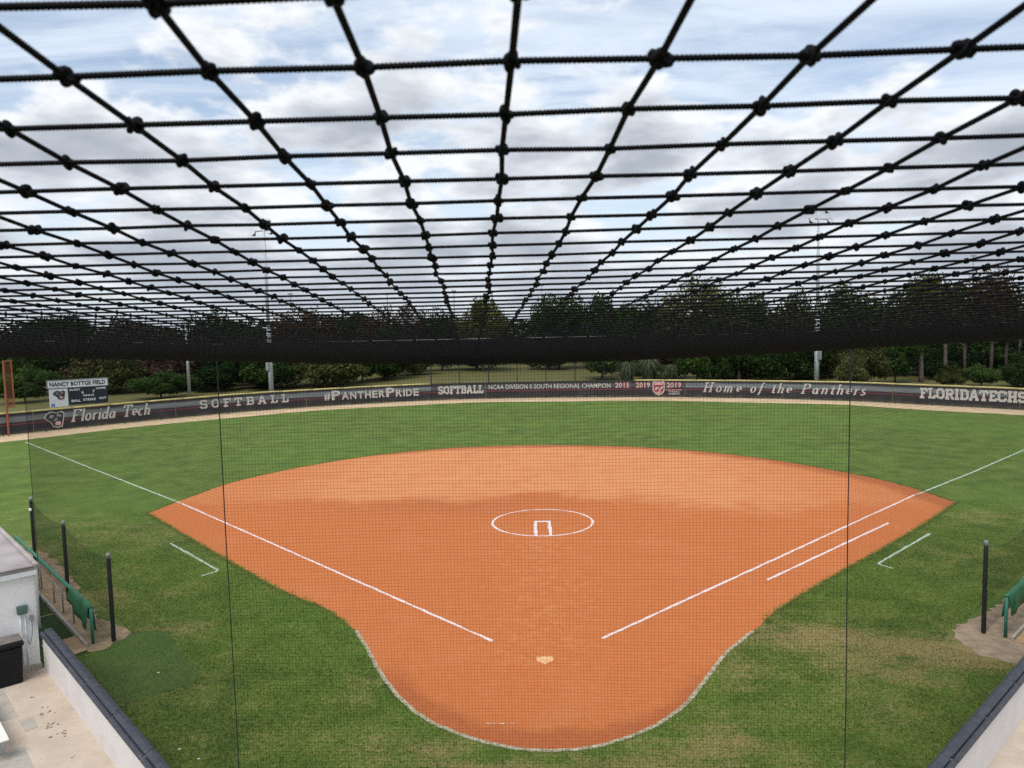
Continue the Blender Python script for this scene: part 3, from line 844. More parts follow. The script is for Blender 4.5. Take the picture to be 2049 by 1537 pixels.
SLAB = {  # (advance, [strokes]) block letters with slab feet, pen width 0.2
    'S': (.78, [[(.66, .70), (.66, .80), (.56, .90), (.22, .90), (.12, .80), (.12, .62), (.22, .52), (.56, .48), (.66, .38), (.66, .20), (.56, .10), (.22, .10), (.12, .20), (.12, .30)]]),
    'O': (.80, [oct_(.13, .10, .67, .90)]),
    'F': (.76, [[(.24, .05), (.24, .95)], [(.04, .90), (.72, .90)], [(.68, .90), (.68, .66)], [(.24, .50), (.52, .50)], [(.04, .08), (.46, .08)]]),
    'T': (.80, [[(.40, .05), (.40, .95)], [(.04, .90), (.76, .90)], [(.10, .90), (.10, .64)], [(.70, .90), (.70, .64)], [(.20, .08), (.60, .08)]]),
    'B': (.80, [[(.22, .05), (.22, .95)], [(.04, .90), (.56, .90), (.66, .80), (.66, .62), (.56, .52), (.22, .52)], [(.56, .52), (.68, .42), (.68, .20), (.58, .10), (.04, .10)]]),
    'A': (.88, [[(.16, .08), (.40, .92)], [(.72, .08), (.48, .92)], [(.28, .34), (.60, .34)], [(.02, .08), (.32, .08)], [(.56, .08), (.86, .08)], [(.34, .92), (.56, .92)]]),
    'L': (.76, [[(.24, .05), (.24, .95)], [(.04, .92), (.44, .92)], [(.04, .10), (.70, .10)], [(.66, .10), (.66, .38)]]),
    'R': (.84, [[(.22, .05), (.22, .95)], [(.04, .90), (.58, .90), (.68, .80), (.68, .60), (.58, .50), (.22, .50)], [(.46, .50), (.70, .08)], [(.04, .08), (.40, .08)], [(.60, .08), (.82, .08)]]),
    'I': (.46, [[(.23, .05), (.23, .95)], [(.04, .92), (.42, .92)], [(.04, .08), (.42, .08)]]),
    'D': (.82, [[(.22, .05), (.22, .95)], [(.04, .90), (.56, .90), (.70, .76), (.70, .24), (.56, .10), (.04, .10)]]),
    'E': (.76, [[(.22, .05), (.22, .95)], [(.04, .90), (.70, .90)], [(.66, .90), (.66, .68)], [(.22, .50), (.52, .50)], [(.04, .10), (.70, .10)], [(.66, .10), (.66, .32)]]),
    'C': (.80, [[(.68, .66), (.68, .80), (.56, .90), (.24, .90), (.13, .80), (.13, .20), (.24, .10), (.56, .10), (.68, .20), (.68, .34)]]),
    'H': (.88, [[(.22, .05), (.22, .95)], [(.66, .05), (.66, .95)], [(.22, .50), (.66, .50)], [(.04, .92), (.40, .92)], [(.48, .92), (.84, .92)], [(.04, .08), (.40, .08)], [(.48, .08), (.84, .08)]]),
    'P': (.80, [[(.22, .05), (.22, .95)], [(.04, .90), (.58, .90), (.68, .80), (.68, .56), (.58, .46), (.22, .46)], [(.04, .08), (.42, .08)]]),
    'M': (1.0, [[(.20, .05), (.20, .95)], [(.80, .05), (.80, .95)], [(.20, .92), (.50, .40), (.80, .92)], [(.04, .08), (.36, .08)], [(.64, .08), (.96, .08)]]),
    '.': (.36, [[(.10, .10), (.28, .10)]]),
}


def ell(cx, cy, rx, ry, a0, a1, n=9):
    return [(cx + rx * math.cos(math.radians(a)), cy + ry * math.sin(math.radians(a))) for a in np.linspace(a0, a1, n)]


SERIF = {  # book italic, upright here and slanted when set
    'F': (.78, [[(.24, .0), (.24, 1.)], [(.10, .97), (.76, .97)], [(.73, .97), (.73, .78)], [(.24, .52), (.56, .52)], [(.08, .03), (.44, .03)]]),
    'T': (.80, [[(.40, .0), (.40, 1.)], [(.06, .97), (.76, .97)], [(.08, .97), (.08, .78)], [(.74, .97), (.74, .78)], [(.24, .03), (.58, .03)]]),
    'H': (.98, [[(.22, .0), (.22, 1.)], [(.74, .0), (.74, 1.)], [(.22, .5), (.74, .5)], [(.06, .97), (.40, .97)], [(.58, .97), (.92, .97)], [(.06, .03), (.40, .03)], [(.58, .03), (.92, .03)]]),
    'P': (.80, [[(.22, .0), (.22, 1.)], [(.06, .97), (.46, .97)] + ell(.44, .74, .26, .23, 90, -90, 8) + [(.22, .51)], [(.06, .03), (.42, .03)]]),
    'l': (.34, [[(.17, .0), (.17, 1.)], [(.04, .97), (.17, .97)], [(.17, .03), (.30, .05)]]),
    'o': (.56, [ell(.27, .30, .19, .27, 0, 360, 15)]),
    'r': (.46, [[(.14, .0), (.14, .60)], [(.03, .58), (.14, .58)], [(.14, .40), (.24, .54), (.42, .57)]]),
    'i': (.32, [[(.15, .0), (.15, .60)], [(.04, .58), (.15, .58)], [(.15, .03), (.27, .05)], [(.11, .84), (.21, .84)]]),
    'd': (.60, [ell(.24, .29, .17, .26, 0, 360, 13), [(.44, .0), (.44, 1.)], [(.33, .97), (.44, .97)], [(.44, .03), (.56, .05)]]),
    'a': (.58, [ell(.24, .29, .17, .26, 0, 360, 13), [(.43, .0), (.43, .60)], [(.43, .03), (.55, .05)]]),
    'e': (.52, [[(.09, .32), (.42, .34)] + ell(.26, .34, .17, .23, 0, 300, 12)]),
    'c': (.50, [ell(.26, .30, .18, .26, 50, 310, 12)]),
    'h': (.62, [[(.14, .0), (.14, 1.)], [(.03, .97), (.14, .97)], [(.14, .40)] + ell(.30, .38, .16, .19, 120, 0, 7) + [(.46, .0)], [(.46, .03), (.57, .05)]]),
    'n': (.62, [[(.14, .0), (.14, .60)], [(.03, .58), (.14, .58)], [(.14, .40)] + ell(.30, .38, .16, .19, 120, 0, 7) + [(.46, .0)], [(.46, .03), (.57, .05)]]),
    'm': (.92, [[(.14, .0), (.14, .60)], [(.03, .58), (.14, .58)], [(.14, .40)] + ell(.28, .38, .15, .19, 120, 0, 7) + [(.43, .0)], [(.43, .40)] + ell(.58, .38, .15, .19, 120, 0, 7) + [(.73, .0)], [(.73, .03), (.85, .05)]]),
    'f': (.46, [[(.06, -.22), (.16, -.16), (.22, .10), (.24, .80), (.32, .97), (.46, .95)], [(.08, .57), (.42, .57)]]),
    't': (.42, [[(.18, .80), (.18, .08), (.26, .03), (.38, .07)], [(.04, .58), (.36, .58)]]),
    's': (.46, [[(.36, .50), (.28, .57), (.14, .56), (.10, .45), (.18, .35), (.32, .26), (.36, .14), (.26, .03), (.12, .04), (.06, .12)]]),
    ' ': (.50, []),
}


def stroke_text(body, font, pen, space, shear=0.0):
    """strokes as flat quads; each quad sits a hair above the last so none coincide"""
    V, F, x, lift, ids = [], [], 0.0, 0, []
    for ci, ch in enumerate(body):
        adv, strokes = font[ch]
        for st in strokes:
            for k in range(len(st) - 1):
                a, b_ = np.array(st[k], float), np.array(st[k + 1], float)
                d = b_ - a
                L = np.linalg.norm(d)
                if L < 1e-6: continue
                d /= L
                n = np.array([-d[1], d[0]])
                hor = abs(d[0])
                p = pen * (1.0 - 0.45 * hor) if font is SERIF else pen
                e = p * 0.42 if len(st) > 2 else 0.0
                a2, b2 = a - d * (e if k else 0), b_ + d * (e if k < len(st) - 2 else 0)
                i = len(V)
                lift += 1
                for q in (a2 + n * p / 2, a2 - n * p / 2, b2 - n * p / 2, b2 + n * p / 2):
                    V.append((q[0] + x + shear * q[1], q[1], (lift % 7) * 0.0012))
                F.append((i, i + 1, i + 2, i + 3))
                ids.append(ci)
        x += adv * space
    stroke_text.ids = ids
    return np.array(V), F


def fit3(v, w, h):
    v = v.copy()
    lo, hi = v.min(0), v.max(0)
    sy = h / 1.0
    v[:, 0] = (v[:, 0] - lo[0]) / (hi[0] - lo[0]) * w
    v[:, 1] *= sy
    return v


fence = empty('outfield_fence', (0.3, 63.8, 0))
tag(fence, 'curved black banner fence with yellow top cap around the outfield', 'fence')


def fpart(name, vf, m, smooth=False, parent=None):
    o = obj(name, vf, m, None, smooth)
    par = parent or fence
    o.parent = par
    o.matrix_parent_inverse = Matrix.Translation(-Vector(fence.location))
    return o


def sub(o, par):
    o.parent = par
    return o


def on_wall(v, s0, z0, off):
    """map flat (x, y[, lift]) lettering onto the curved wall face"""
    lift = v[:, 2] if v.shape[1] > 2 else 0.0
    p = wall_at(s0 + v[:, 0], off + lift)
    return np.column_stack([p, z0 + v[:, 1]])


def wall_box(s0, s1, o0, o1, z0, z1, seg=None):
    n = seg or max(2, int((s1 - s0) / 0.9) + 1)
    q = np.linspace(s0, s1, n)
    A, B = wall_at(q, o0 + 0 * q), wall_at(q, o1 + 0 * q)
    V = np.concatenate([np.column_stack([A, 0 * q + z0]), np.column_stack([B, 0 * q + z0]), np.column_stack([B, 0 * q + z1]), np.column_stack([A, 0 * q + z1])])
    F = []
    for k in range(4):
        for i in range(n - 1):
            a, b_ = k * n + i, ((k + 1) % 4) * n + i
            F.append((a, b_, b_ + 1, a + 1))
    F += [(0, 3 * n, 2 * n, n), (n - 1, 2 * n - 1, 3 * n - 1, 4 * n - 1)]
    return V, F


S_C0, S_C1, S_E = 43.03, 64.70, 70.02
# banner panels (each sheet of printed mesh is a panel)
edges = [0.0, 6.2, 17.6, 30.0, S_C0, 48.9, S_C1, S_E, 79.6, 89.5, 99.4, WS[-1]]
for a, b_ in zip(edges[:-1], edges[1:]):
    centre = a >= S_C0 - 0.01 and b_ <= S_E + 0.01
    fpart('banner_panel', wall_box(a + 0.02, b_ - 0.02, 0.05, 0.085, 0.13, 1.80), MT['bannerd'] if centre else MT['banner'])
# posts every 3 m, taller ones carrying the dark screen in centre field
for s in np.arange(1.0, WS[-1], 3.06):
    if S_C0 - 0.6 < s < S_C1 + 0.6: continue
    p = wall_at(s)
    fpart('post', tube([(*p, 0), (*p, 1.80)], 0.04, 6), MT['padb'])
cposts = np.linspace(S_C0, S_C1, 8)
for k, s in enumerate(cposts):
    p = wall_at(s)
    fpart('tall_post', tube([(*p, 0), (*p, 4.6)], 0.062 if k in (0, 2, 5, 7) else 0.042, 6), MT['padb'])
qs = np.linspace(S_C0, S_C1, 26)
fpart('top_rail', tube(np.column_stack([wall_at(qs), 0 * qs + 4.6]), 0.035, 6), MT['padb'])
scr = []
for s in np.arange(S_C0 + 0.1, S_C1, 0.16):
    p = wall_at(s, 0.02)
    scr.append(tubea([(*p, 1.8), (*p, 4.6)], 0.005))
for z in np.arange(1.86, 4.6, 0.16):
    scr.append(tubea(np.column_stack([wall_at(qs, 0.025 + 0 * qs), 0 * qs + z]), 0.005))
tag(fpart('screen', joina(scr), MT['padb']), kind='stuff')
# yellow corrugated cap, in lengths
for a0, a1 in ((0.0, S_C0 - 0.05), (S_C1 + 0.1, WS[-1])):
    n = int(round((a1 - a0) / 3.06))
    for k in range(n):
        q = np.linspace(a0 + (a1 - a0) * k / n + 0.008, a0 + (a1 - a0) * (k + 1) / n - 0.008, 5)
        dz = random.uniform(-0.012, 0.012)
        fpart('top_cap', tube(np.column_stack([wall_at(q, 0.02 + 0 * q), 0 * q + 1.80 + dz + 0.01 * np.sin(np.linspace(0, math.pi, 5))]), 0.085, 8), MT['yellow'], True)
# bottom rail and loose hem
q = np.linspace(0.2, WS[-1] - 0.2, 130)
fpart('bottom_hem', tube(np.column_stack([wall_at(q, 0.07 + 0 * q), 0.12 + 0.02 * np.sin(q * 2.1)]), 0.018, 5), MT['padb'])

FACE = 0.098


def put(name, v, f, s0, z0, m, off=FACE, shadow=True, ids=None):
    """print on the banner; ids (one per face) split it into single letters"""
    if v.shape[1] == 2:
        v = np.column_stack([v, np.zeros(len(v))])
    for ci in (sorted(set(ids)) if ids else [None]):
        fs = [q for i, q in enumerate(f) if ci is None or ids[i] == ci]
        use = sorted({i for q in fs for i in q})
        mp = {o: n for n, o in enumerate(use)}
        vs, fs = v[use], [tuple(mp[i] for i in q) for q in fs]
        o = fpart('letter' if ids else name, (on_wall(vs, s0, z0, off + (0.008 if shadow else 0)), fs), m)
        if shadow:
            sv = vs.copy()
            sv[:, 0] += 0.05
            sv[:, 1] -= 0.045
            obj('letter_shadow', (on_wall(sv, s0, z0, off - 0.006), fs), MT['letterd'], o)


v, f = stroke_text('Florida Tech', SERIF, 0.19, 1.04, 0.26)
put('lettering', fit3(v, 6.45, 1.02), f, 8.95, 0.62, MT['letter'], ids=stroke_text.ids)
v, f = stroke_text('SOFTBALL', SLAB, 0.18, 1.42)
put('lettering', fit3(v, 8.5, 0.82), f, 19.75, 0.70, MT['letter'], ids=stroke_text.ids)
# hash tag: large capitals then small capitals
x, parts, hid = 0.0, [], []
for body, h, w in (('#', 0.74, 0.62), ('P', 0.98, 0.86), ('A', .76, .70), ('N', .76, .62), ('T', .76, .62), ('H', .76, .62), ('E', .76, .54), ('R', .76, .62), ('P', 0.98, 0.86), ('R', .76, .64), ('I', .76, .16), ('D', .76, .64), ('E', .76, .56)):
    v, f = fit_text(body, w, h, bold=0.028)
    parts.append((np.column_stack([v[:, 0] + x, v[:, 1], np.zeros(len(v))]), f))
    hid += [len(parts)] * len(f)
    x += w + 0.12
v, f = join(parts)
v[:, 0] *= 9.9 / v[:, 0].max()
put('lettering', v, f, 31.8, 0.62, MT['letter'], ids=hid)
v, f = stroke_text('SOFTBALL', SLAB, 0.22, 1.02)
put('lettering', fit3(v, 4.95, 0.86), f, 43.73, 0.66, MT['letter'], ids=stroke_text.ids)
v, f = fit_text('NCAA DIVISION II SOUTH REGIONAL CHAMPION', 13.05, 0.52, bold=0.014)
put('lettering', v, f, 49.22, 1.02, MT['letter'], shadow=False)
for s0 in (62.76, 64.93, 68.13):
    v, f = fit_text('2015' if s0 < 63 else '2019', 1.50, 0.56, bold=0.025)
    put('lettering', v, f, s0, 1.04, MT['letterp'], shadow=False)
for k, body in enumerate(('SUNSHINE STATE', 'CONFERENCE', 'CHAMPIONS')):
    w = (1.52, 1.15, 1.15)[k]
    v, f = fit_text(body, w, 0.16, bold=0.016)
    put('lettering', v, f, 68.88 - w / 2, 0.72 - 0.20 * k, MT['letterp' if k == 0 else 'letter'], shadow=False)
v, f = stroke_text('Home of the Panthers', SERIF, 0.16, 1.28, 0.30)
put('lettering', fit3(v, 15.4, 0.98), f, 71.80, 0.62, MT['letter'], ids=stroke_text.ids)
v, f = stroke_text('FLORIDATECHSPORTS.COM', SLAB, 0.22, 1.0, 0.0)
put('lettering', fit3(v, 14.2, 0.92), f, 91.80, 0.64, MT['letter'], ids=stroke_text.ids)


def emblem(parent_put, s0, z0, w, h):
    """angular animal-head badge: pale outline, charcoal head, grey planes, red muzzle"""
    outl = np.array([(.10, .86), (.0, .62), (.30, .34), (.42, .06), (.62, .0), (.86, .04), (.92, .30), (1.0, .86), (.86, .98), (.62, .90), (.34, 1.0)])
    c_ = np.array([.52, .52])
    parent_put(outl, [tuple(range(len(outl)))], 0.0, 'letter')
    parent_put(c_ + (outl - c_) * 0.88, [tuple(range(len(outl)))], 0.006, 'letterd')
    for k, (pts, m) in enumerate([([(.22, .62), (.40, .58), (.50, .74), (.34, .82)], 'greyp'), ([(.58, .70), (.80, .62), (.84, .76), (.66, .82)], 'greyp'),
                                  ([(.44, .38), (.60, .44), (.66, .58), (.54, .60)], 'greyp'), ([(.54, .16), (.78, .14), (.80, .34), (.62, .40), (.50, .28)], 'letterp')]):
        parent_put(np.array(pts), [(0, 1, 2, 3) if len(pts) == 4 else tuple(range(len(pts)))], 0.012 + 0.002 * k, m)


def emb_wall(v, f, lift, m):
    fpart('emblem_piece', (on_wall(np.column_stack([v * np.array([1.55, 1.40]), np.full(len(v), lift)]), 6.98, 0.26, FACE), f), MT[m])


emblem(emb_wall, 0, 0, 1, 1)
# shield badge
sh = np.array([(.06, 1.0), (.5, .96), (.94, 1.0), (1.0, .9), (1.0, .36), (.86, .14), (.5, .0), (.14, .14), (.0, .36), (.0, .9)])
for k, (sc, m) in enumerate(((1.0, 'letter'), (0.88, 'letterp'), (0.80, 'red'))):
    vv = (np.array([.5, .5]) + (sh - .5) * sc) * np.array([1.26, 1.50])
    fpart('shield_layer', (on_wall(np.column_stack([vv, np.full(10, 0.006 * k)]), 66.68, 0.22, FACE), [tuple(range(9, -1, -1))]), MT[m])
for k, (pts, m) in enumerate([([(.16, .74), (.84, .74), (.84, .86), (.16, .86)], 'letterp'), ([(.14, .44), (.40, .62), (.52, .54), (.30, .38)], 'letter'), ([(.48, .36), (.70, .62), (.88, .60), (.62, .34)], 'letter'), ([(.24, .22), (.62, .30), (.74, .24), (.5, .12)], 'letterp')]):
    vv = np.array(pts) * np.array([1.26, 1.50])
    fpart('shield_mark', (on_wall(np.column_stack([vv, np.full(4, 0.020 + 0.002 * k)]), 66.68, 0.22, FACE), [(0, 1, 2, 3)]), MT[m])

# ------------------------------------------------------------------ scoreboard
sb = empty('scoreboard', (-48.2, 59.6, -1.05), math.atan2(50.1 * 1.0, 62.6))
sb.scale = (0.95, 0.95, 0.97)
tag(sb, 'scoreboard with white name sign and emblem panel behind the left fence', 'scoreboard')
# local frame: x to the right, -y towards home
obj('post', box(-1.62, -1.42, 0.10, 0.30, 0, 3.3), MT['padb'], sb)
obj('post', box(1.55, 1.75, 0.10, 0.30, 0, 3.3), MT['polep'], sb)
hd = obj('name_sign', box(-2.9, 2.9, -0.06, 0.08, 3.62, 4.42, 0.02), MT['signw'], sb)
fr = join([box(-2.92, 2.92, -0.09, 0.0, 4.40, 4.47), box(-2.92, 2.92, -0.09, 0.0, 3.57, 3.64), box(-2.97, -2.90, -0.09, 0.0, 3.57, 4.47), box(2.90, 2.97, -0.09, 0.0, 3.57, 4.47)])
obj('frame', fr, MT['greyp'], hd)


def sbtext(body, x, z, w, h, m, par, y=-0.075, bold=0.02):
    v, f = fit_text(body, w, h, bold=bold)
    obj('lettering', (np.column_stack([x + v[:, 0], np.full(len(v), y), z + v[:, 1]]), f), m, par)


sbtext('NANCY BOTTGE FIELD', -2.68, 3.78, 5.36, 0.46, MT['signd'], hd, bold=0.03)
lp = obj('emblem_panel', box(-2.78, -1.02, -0.06, 0.08, 1.58, 3.52, 0.02), MT['signw'], sb)


def emb_sb(v, f, lift, m):
    if m == 'letter': m = 'greyp'
    obj('emblem_piece', (np.column_stack([-2.48 + v[:, 0] * 1.24, np.full(len(v), -0.075 - lift), 2.34 + v[:, 1] * 1.02]), f), MT[m], lp)


emblem(emb_sb, 0, 0, 1, 1)
obj('blue_mark', box(-2.66, -2.30, -0.075, -0.062, 1.68, 1.96), MT['blue'], lp)
rp = obj('score_panel', box(-0.98, 2.86, -0.06, 0.08, 1.72, 3.55, 0.02), MT['signd'], sb)
for body, x, z, w, h in (('GUEST', -0.88, 3.22, 1.08, 0.22), ('HOME', 1.72, 3.24, 0.96, 0.22), ('INNING', 0.42, 2.55, 1.06, 0.20), ('BALL', -0.72, 2.02, 0.92, 0.26), ('STRIKE', 0.38, 2.06, 1.26, 0.26), ('OUT', 1.95, 2.12, 0.74, 0.26), ('6', 0.28, 2.86, 0.22, 0.30), ('7', 1.36, 2.90, 0.22, 0.30)):
    sbtext(body, x, z, w, h, MT['signw'], rp, bold=0.03)

# ------------------------------------------------------------------ foul pole
fp = empty('foul_pole', (-42.62, 41.1, 0), math.radians(45))
tag(fp, 'tall orange foul pole with mesh wing in the left corner', 'pole')
obj('pole', tube([(0, 0, 0), (0, 0, 6.05)], 0.085, 8), MT['orange'], fp)
obj('wing_frame', join([tube([(0.09, 0, 2.3), (0.52, 0, 2.3)], 0.05, 6), tube([(0.09, 0, 6.0), (0.52, 0, 6.0)], 0.05, 6), tube([(0.52, 0, 2.25), (0.52, 0, 6.05)], 0.06, 6)]), MT['orange'], fp)
wm = [tubea([(x, 0, 2.33), (x, 0, 5.97)], 0.008) for x in np.arange(0.12, 0.50, 0.05)] + [tubea([(0.09, 0.012, z), (0.50, 0.012, z)], 0.008) for z in np.arange(2.36, 5.97, 0.05)]
tag(obj('wing_mesh', joina(wm), MT['orangem'], fp), kind='stuff')

# ------------------------------------------------------------------ floodlight masts


def flood(parent, x, y, z, yaw, tilt, name='floodlight'):
    """lamp: finned bowl with a glass face"""
    pr = [(0.0, -0.34), (0.13, -0.32), (0.20, -0.16), (0.34, 0.08), (0.40, 0.16), (0.41, 0.20)]
    n = 10
    V, F = [], []
    for r_, h_ in pr:
        for i in range(n):
            a = 2 * math.pi * i / n
            V.append((r_ * math.cos(a), h_, r_ * math.sin(a)))
    for k in range(len(pr) - 1):
        for i in range(n):
            F.append((k * n + i, k * n + (i + 1) % n, (k + 1) * n + (i + 1) % n, (k + 1) * n + i))
    o = obj(name, (V, F), MT['lampm'], parent, True)
    o.location = (x, y, z)
    o.rotation_euler = (tilt, 0, yaw)
    g = obj('glass', ([(0.40 * math.cos(2 * math.pi * i / n), 0.19, 0.40 * math.sin(2 * math.pi * i / n)) for i in range(n)], [tuple(range(n))]), MT['lampg'], o)
    obj('bracket', tube([(0, -0.3, 0.0), (0, -0.32, 0.32), (0, -0.05, 0.42)], 0.04, 5), MT['lampm'], o)
    return o


def mast(x, y, h, yaw, label, arms):
    t = empty('light_mast', (x, y, 0), yaw)
    tag(t, label, 'light mast', 'floodlight masts behind the outfield fence')
    obj('lower_shaft', tube([(0, 0, 0), (0, 0, 8)], [0.30, 0.27], 12), MT['polep'], t, True)
    obj('shaft', tube([(0, 0, 8.001), (0, 0, h)], [0.215, 0.12], 12), MT['polep'], t, True)
    obj('step_rungs', join([tube([(-0.38 + 0.0, 0, z), (0.38, 0, z)], 0.018, 5) for z in np.arange(9, h - 1, 0.9)]), MT['galv'], t)
    obj('ballast_box', box(-0.22, 0.22, -0.55, -0.22, 3.0, 4.0, 0.03), MT['lampm'], t)
    for dz, half in ((-0.35, 1.15), (-1.45, 1.45)):
        obj('cross_arm', box(-half, half, -0.07, 0.07, h + dz - 0.06, h + dz + 0.06), MT['galv'], t)
    for (lx, lz) in arms:
        flood(t, lx, -0.35, h + lz, math.pi, 0.55)
    return t


mast(-32.75, 73.4, 21.2, math.radians(-24), 'tall pale floodlight mast behind the left half of the outfield fence', [(-1.35, -1.75), (1.35, -1.75), (-0.55, -0.55), (1.0, -0.55)])
mast(32.9, 73.5, 20.9, math.radians(24), 'tall pale floodlight mast behind the right half of the outfield fence', [(-1.35, -1.75), (1.35, -1.75), (-1.0, -0.55), (1.0, -0.55)])
gp = empty('utility_pole', (-41.6, 70.6, 0))
tag(gp, 'slim grey utility pole between the scoreboard and the left floodlight mast', 'pole')
obj('shaft', tube([(0, 0, 0), (0, 0, 8.6)], [0.19, 0.15], 10), MT['galv'], gp, True)
obj('pole_cap', tube([(0, 0, 8.6), (0, 0, 8.75)], [0.17, 0.05], 10), MT['galv'], gp, True)
for k, (x, h, l) in enumerate([(-71.4, 17.3, 'far thin light pole leftmost above the treetops'), (-43.3, 16.6, 'far thin light pole above the brownish treetops'), (-24.1, 17.0, 'far thin light pole left of the rounded yellow tree'), (-13.1, 16.5, 'far thin light pole close beside the rounded yellow tree'), (1.0, 18.1, 'far thin light pole right of the rounded yellow tree'), (121.1, 23.5, 'far thin pole above the trees at the right edge')]):
    t = empty('distant_light_pole', (x, 200, 0))
    tag(t, l, 'light pole', 'far light poles beyond the trees')
    obj('shaft', tube([(0, 0, 0), (0, 0, h)], [0.22, 0.12], 6), MT['galv'], t)
    obj('lamp_head', box(-0.7, 0.7, -0.25, 0.25, h, h + 0.5, 0.05), MT['lampm'], t)

# ------------------------------------------------------------------ backstop wing walls
AL, AR = math.radians(135), math.radians(45)


def wing_box(F, s0, s1, n0, n1, z0, z1, bev=0.0):
    """box in a wing frame (F = LS or RS)"""
    v, f = box(s0, s1, n0, n1, z0, z1, bev)
    v = np.array(v)
    xy = np.array([F(a, b_) for a, b_ in v[:, :2]])
    v[:, :2] = xy
    if F is LS: f = [tuple(reversed(q)) for q in f]
    return v, f


for F, s0, s1, nc, lab in ((LS, -2.7, 8.68, -8.72, 'low white wall with slate padded top left of home plate'), (RS, -2.9, 12.0, -8.60, 'low white wall with slate padded top right of home plate')):
    w = empty('backstop_wall', (*F(3, nc), 0))
    tag(w, lab, 'wall')
    inv = Matrix.Translation(-Vector(w.location))

    def wp(name, vf, m):
        o = obj(name, vf, m, w)
        o.matrix_parent_inverse = inv
        return o
    wp('wall_body', wing_box(F, s0, s1, nc - 0.08, nc + 0.10, 0, 0.91), MT['wallw'])
    n = int((s1 - s0) / 1.75)
    for k in range(n):
        a, b_ = s0 + (s1 - s0) * k / n + 0.003, s0 + (s1 - s0) * (k + 1) / n - 0.003
        pd = wp('top_pad', wing_box(F, a, b_, nc - 0.045, nc + 0.14, 0.90, 1.01, 0.035), MT['bluepad'])
        # the flap hanging over the spectators' side
        fl = wing_box(F, a, b_, nc - 0.135, nc - 0.05, 0.86, 0.965, 0.025)
        sp_ = obj('pad_flap', fl, MT['bluepad'], pd)
        ff = wing_box(F, a, b_, nc + 0.102, nc + 0.14, 0.08, 0.90, 0.015)
        o = obj('front_pad', ff, MT['bluepad'], pd)

# ------------------------------------------------------------------ dugout building on the left
bd = empty('dugout_building', (*LS(8.78, -8.9), 0))
tag(bd, 'white dugout building with flat grey roof at the left edge', 'building')
binv = Matrix.Translation(-Vector(bd.location))


def bp_(name, vf, m, par=None, smooth=False):
    o = obj(name, vf, m, par or bd, smooth)
    if par is None: o.matrix_parent_inverse = binv
    return o


bp_('wall', wing_box(LS, 8.77, 20.5, -13.0, -8.86, 0, 2.42), MT['wallb'])
rf = bp_('roof', wing_box(LS, 8.70, 20.6, -13.1, -8.80, 2.52, 2.60, 0.02), MT['roof'])
bp_('roof_kerb', join([wing_box(LS, 8.68, 20.6, -8.86, -8.76, 2.60, 2.68, 0.02), wing_box(LS, 8.66, 8.76, -13.1, -8.88, 2.601, 2.66, 0.02)]), MT['roof'], rf)
bp_('fascia', wing_box(LS, 8.69, 20.5, -13.05, -8.815, 2.40, 2.518), MT['trim'])
cx_, cy_ = LS(8.70, -8.83)
bp_('downpipe', tube([(cx_, cy_, 2.40), (cx_ - 0.01, cy_ - 0.01, 1.4), (cx_, cy_, 1.05)], 0.032, 8), MT['capg'], None, True)
gb = bp_('meter_box', wing_box(LS, 8.66, 8.77, -9.28, -9.07, 1.50, 1.70, 0.012), MT['gbox'])
bp_('box_lid', wing_box(LS, 8.645, 8.66, -9.29, -9.06, 1.55, 1.71, 0.004), MT['gbox'], gb)
for nn, z1, bend in ((-9.21, 1.50, 0.02), (-9.12, 1.50, 0.0)):
    a, b_, c_ = LS(8.745, nn), LS(8.74, nn - bend), LS(8.745, nn + 0.01)
    bp_('conduit', tube([(*a, z1), (*b_, 1.1), (*c_, 0.55), (*c_, 0.02)], 0.018, 6), MT['trim'], None, True)
bp_('switch_box', wing_box(LS, 8.70, 8.77, -9.02, -8.95, 1.28, 1.40, 0.008), MT['capg'])
a = LS(8.735, -8.985)
pts = [(*LS(8.735, -8.985), 1.28), (*LS(8.72, -8.99), 1.0), (*LS(8.70, -9.06), 0.72), (*LS(8.71, -9.10), 0.80), (*LS(8.74, -9.12), 1.0)]
bp_('loose_cable', tube(catmull(pts, 5), 0.010, 5), MT['capg'], None, True)
bp_('plinth', wing_box(LS, 8.735, 20.5, -13.0, -8.84, 0.0, 0.16), MT['slab'])

# black rubbish bin beside the wall
bn = empty('rubbish_bin', (*LS(8.42, -9.55), 0))
tag(bn, 'black rubbish bin with brown lid beside the white building', 'bin')
biv = Matrix.Translation(-Vector(bn.location))
v, f = wing_box(LS, 8.18, 8.62, -9.92, -9.30, 0.0, 0.90, 0.03)
k = v[:, 2] < 0.2
c0 = np.array([*LS(8.40, -9.61)])
v[k, :2] = c0 + (v[k, :2] - c0) * 0.88
o = obj('body', (v, f), MT['binb'], bn); o.matrix_parent_inverse = biv
o = obj('rim', wing_box(LS, 8.15, 8.65, -9.95, -9.27, 0.90, 1.02, 0.03), MT['binb'], bn); o.matrix_parent_inverse = biv
o = obj('lid', wing_box(LS, 8.17, 8.63, -9.93, -9.29, 1.02, 1.09, 0.03), MT['binl'], bn); o.matrix_parent_inverse = biv

# white bench at the left edge
be = empty('bench', (*LS(5.8, -10.45), 0))
tag(be, 'white bench end on the concrete at the lower left edge', 'bench')
biv = Matrix.Translation(-Vector(be.location))
o = obj('seat', wing_box(LS, 4.53, 7.2, -10.62, -10.21, 0.41, 0.45, 0.012), MT['bench'], be); o.matrix_parent_inverse = biv
for s in (4.9, 6.8):
    o = obj('leg', wing_box(LS, s, s + 0.06, -10.58, -10.26, 0, 0.408), MT['galv'], be); o.matrix_parent_inverse = biv

# ------------------------------------------------------------------ padded poles and protective nets


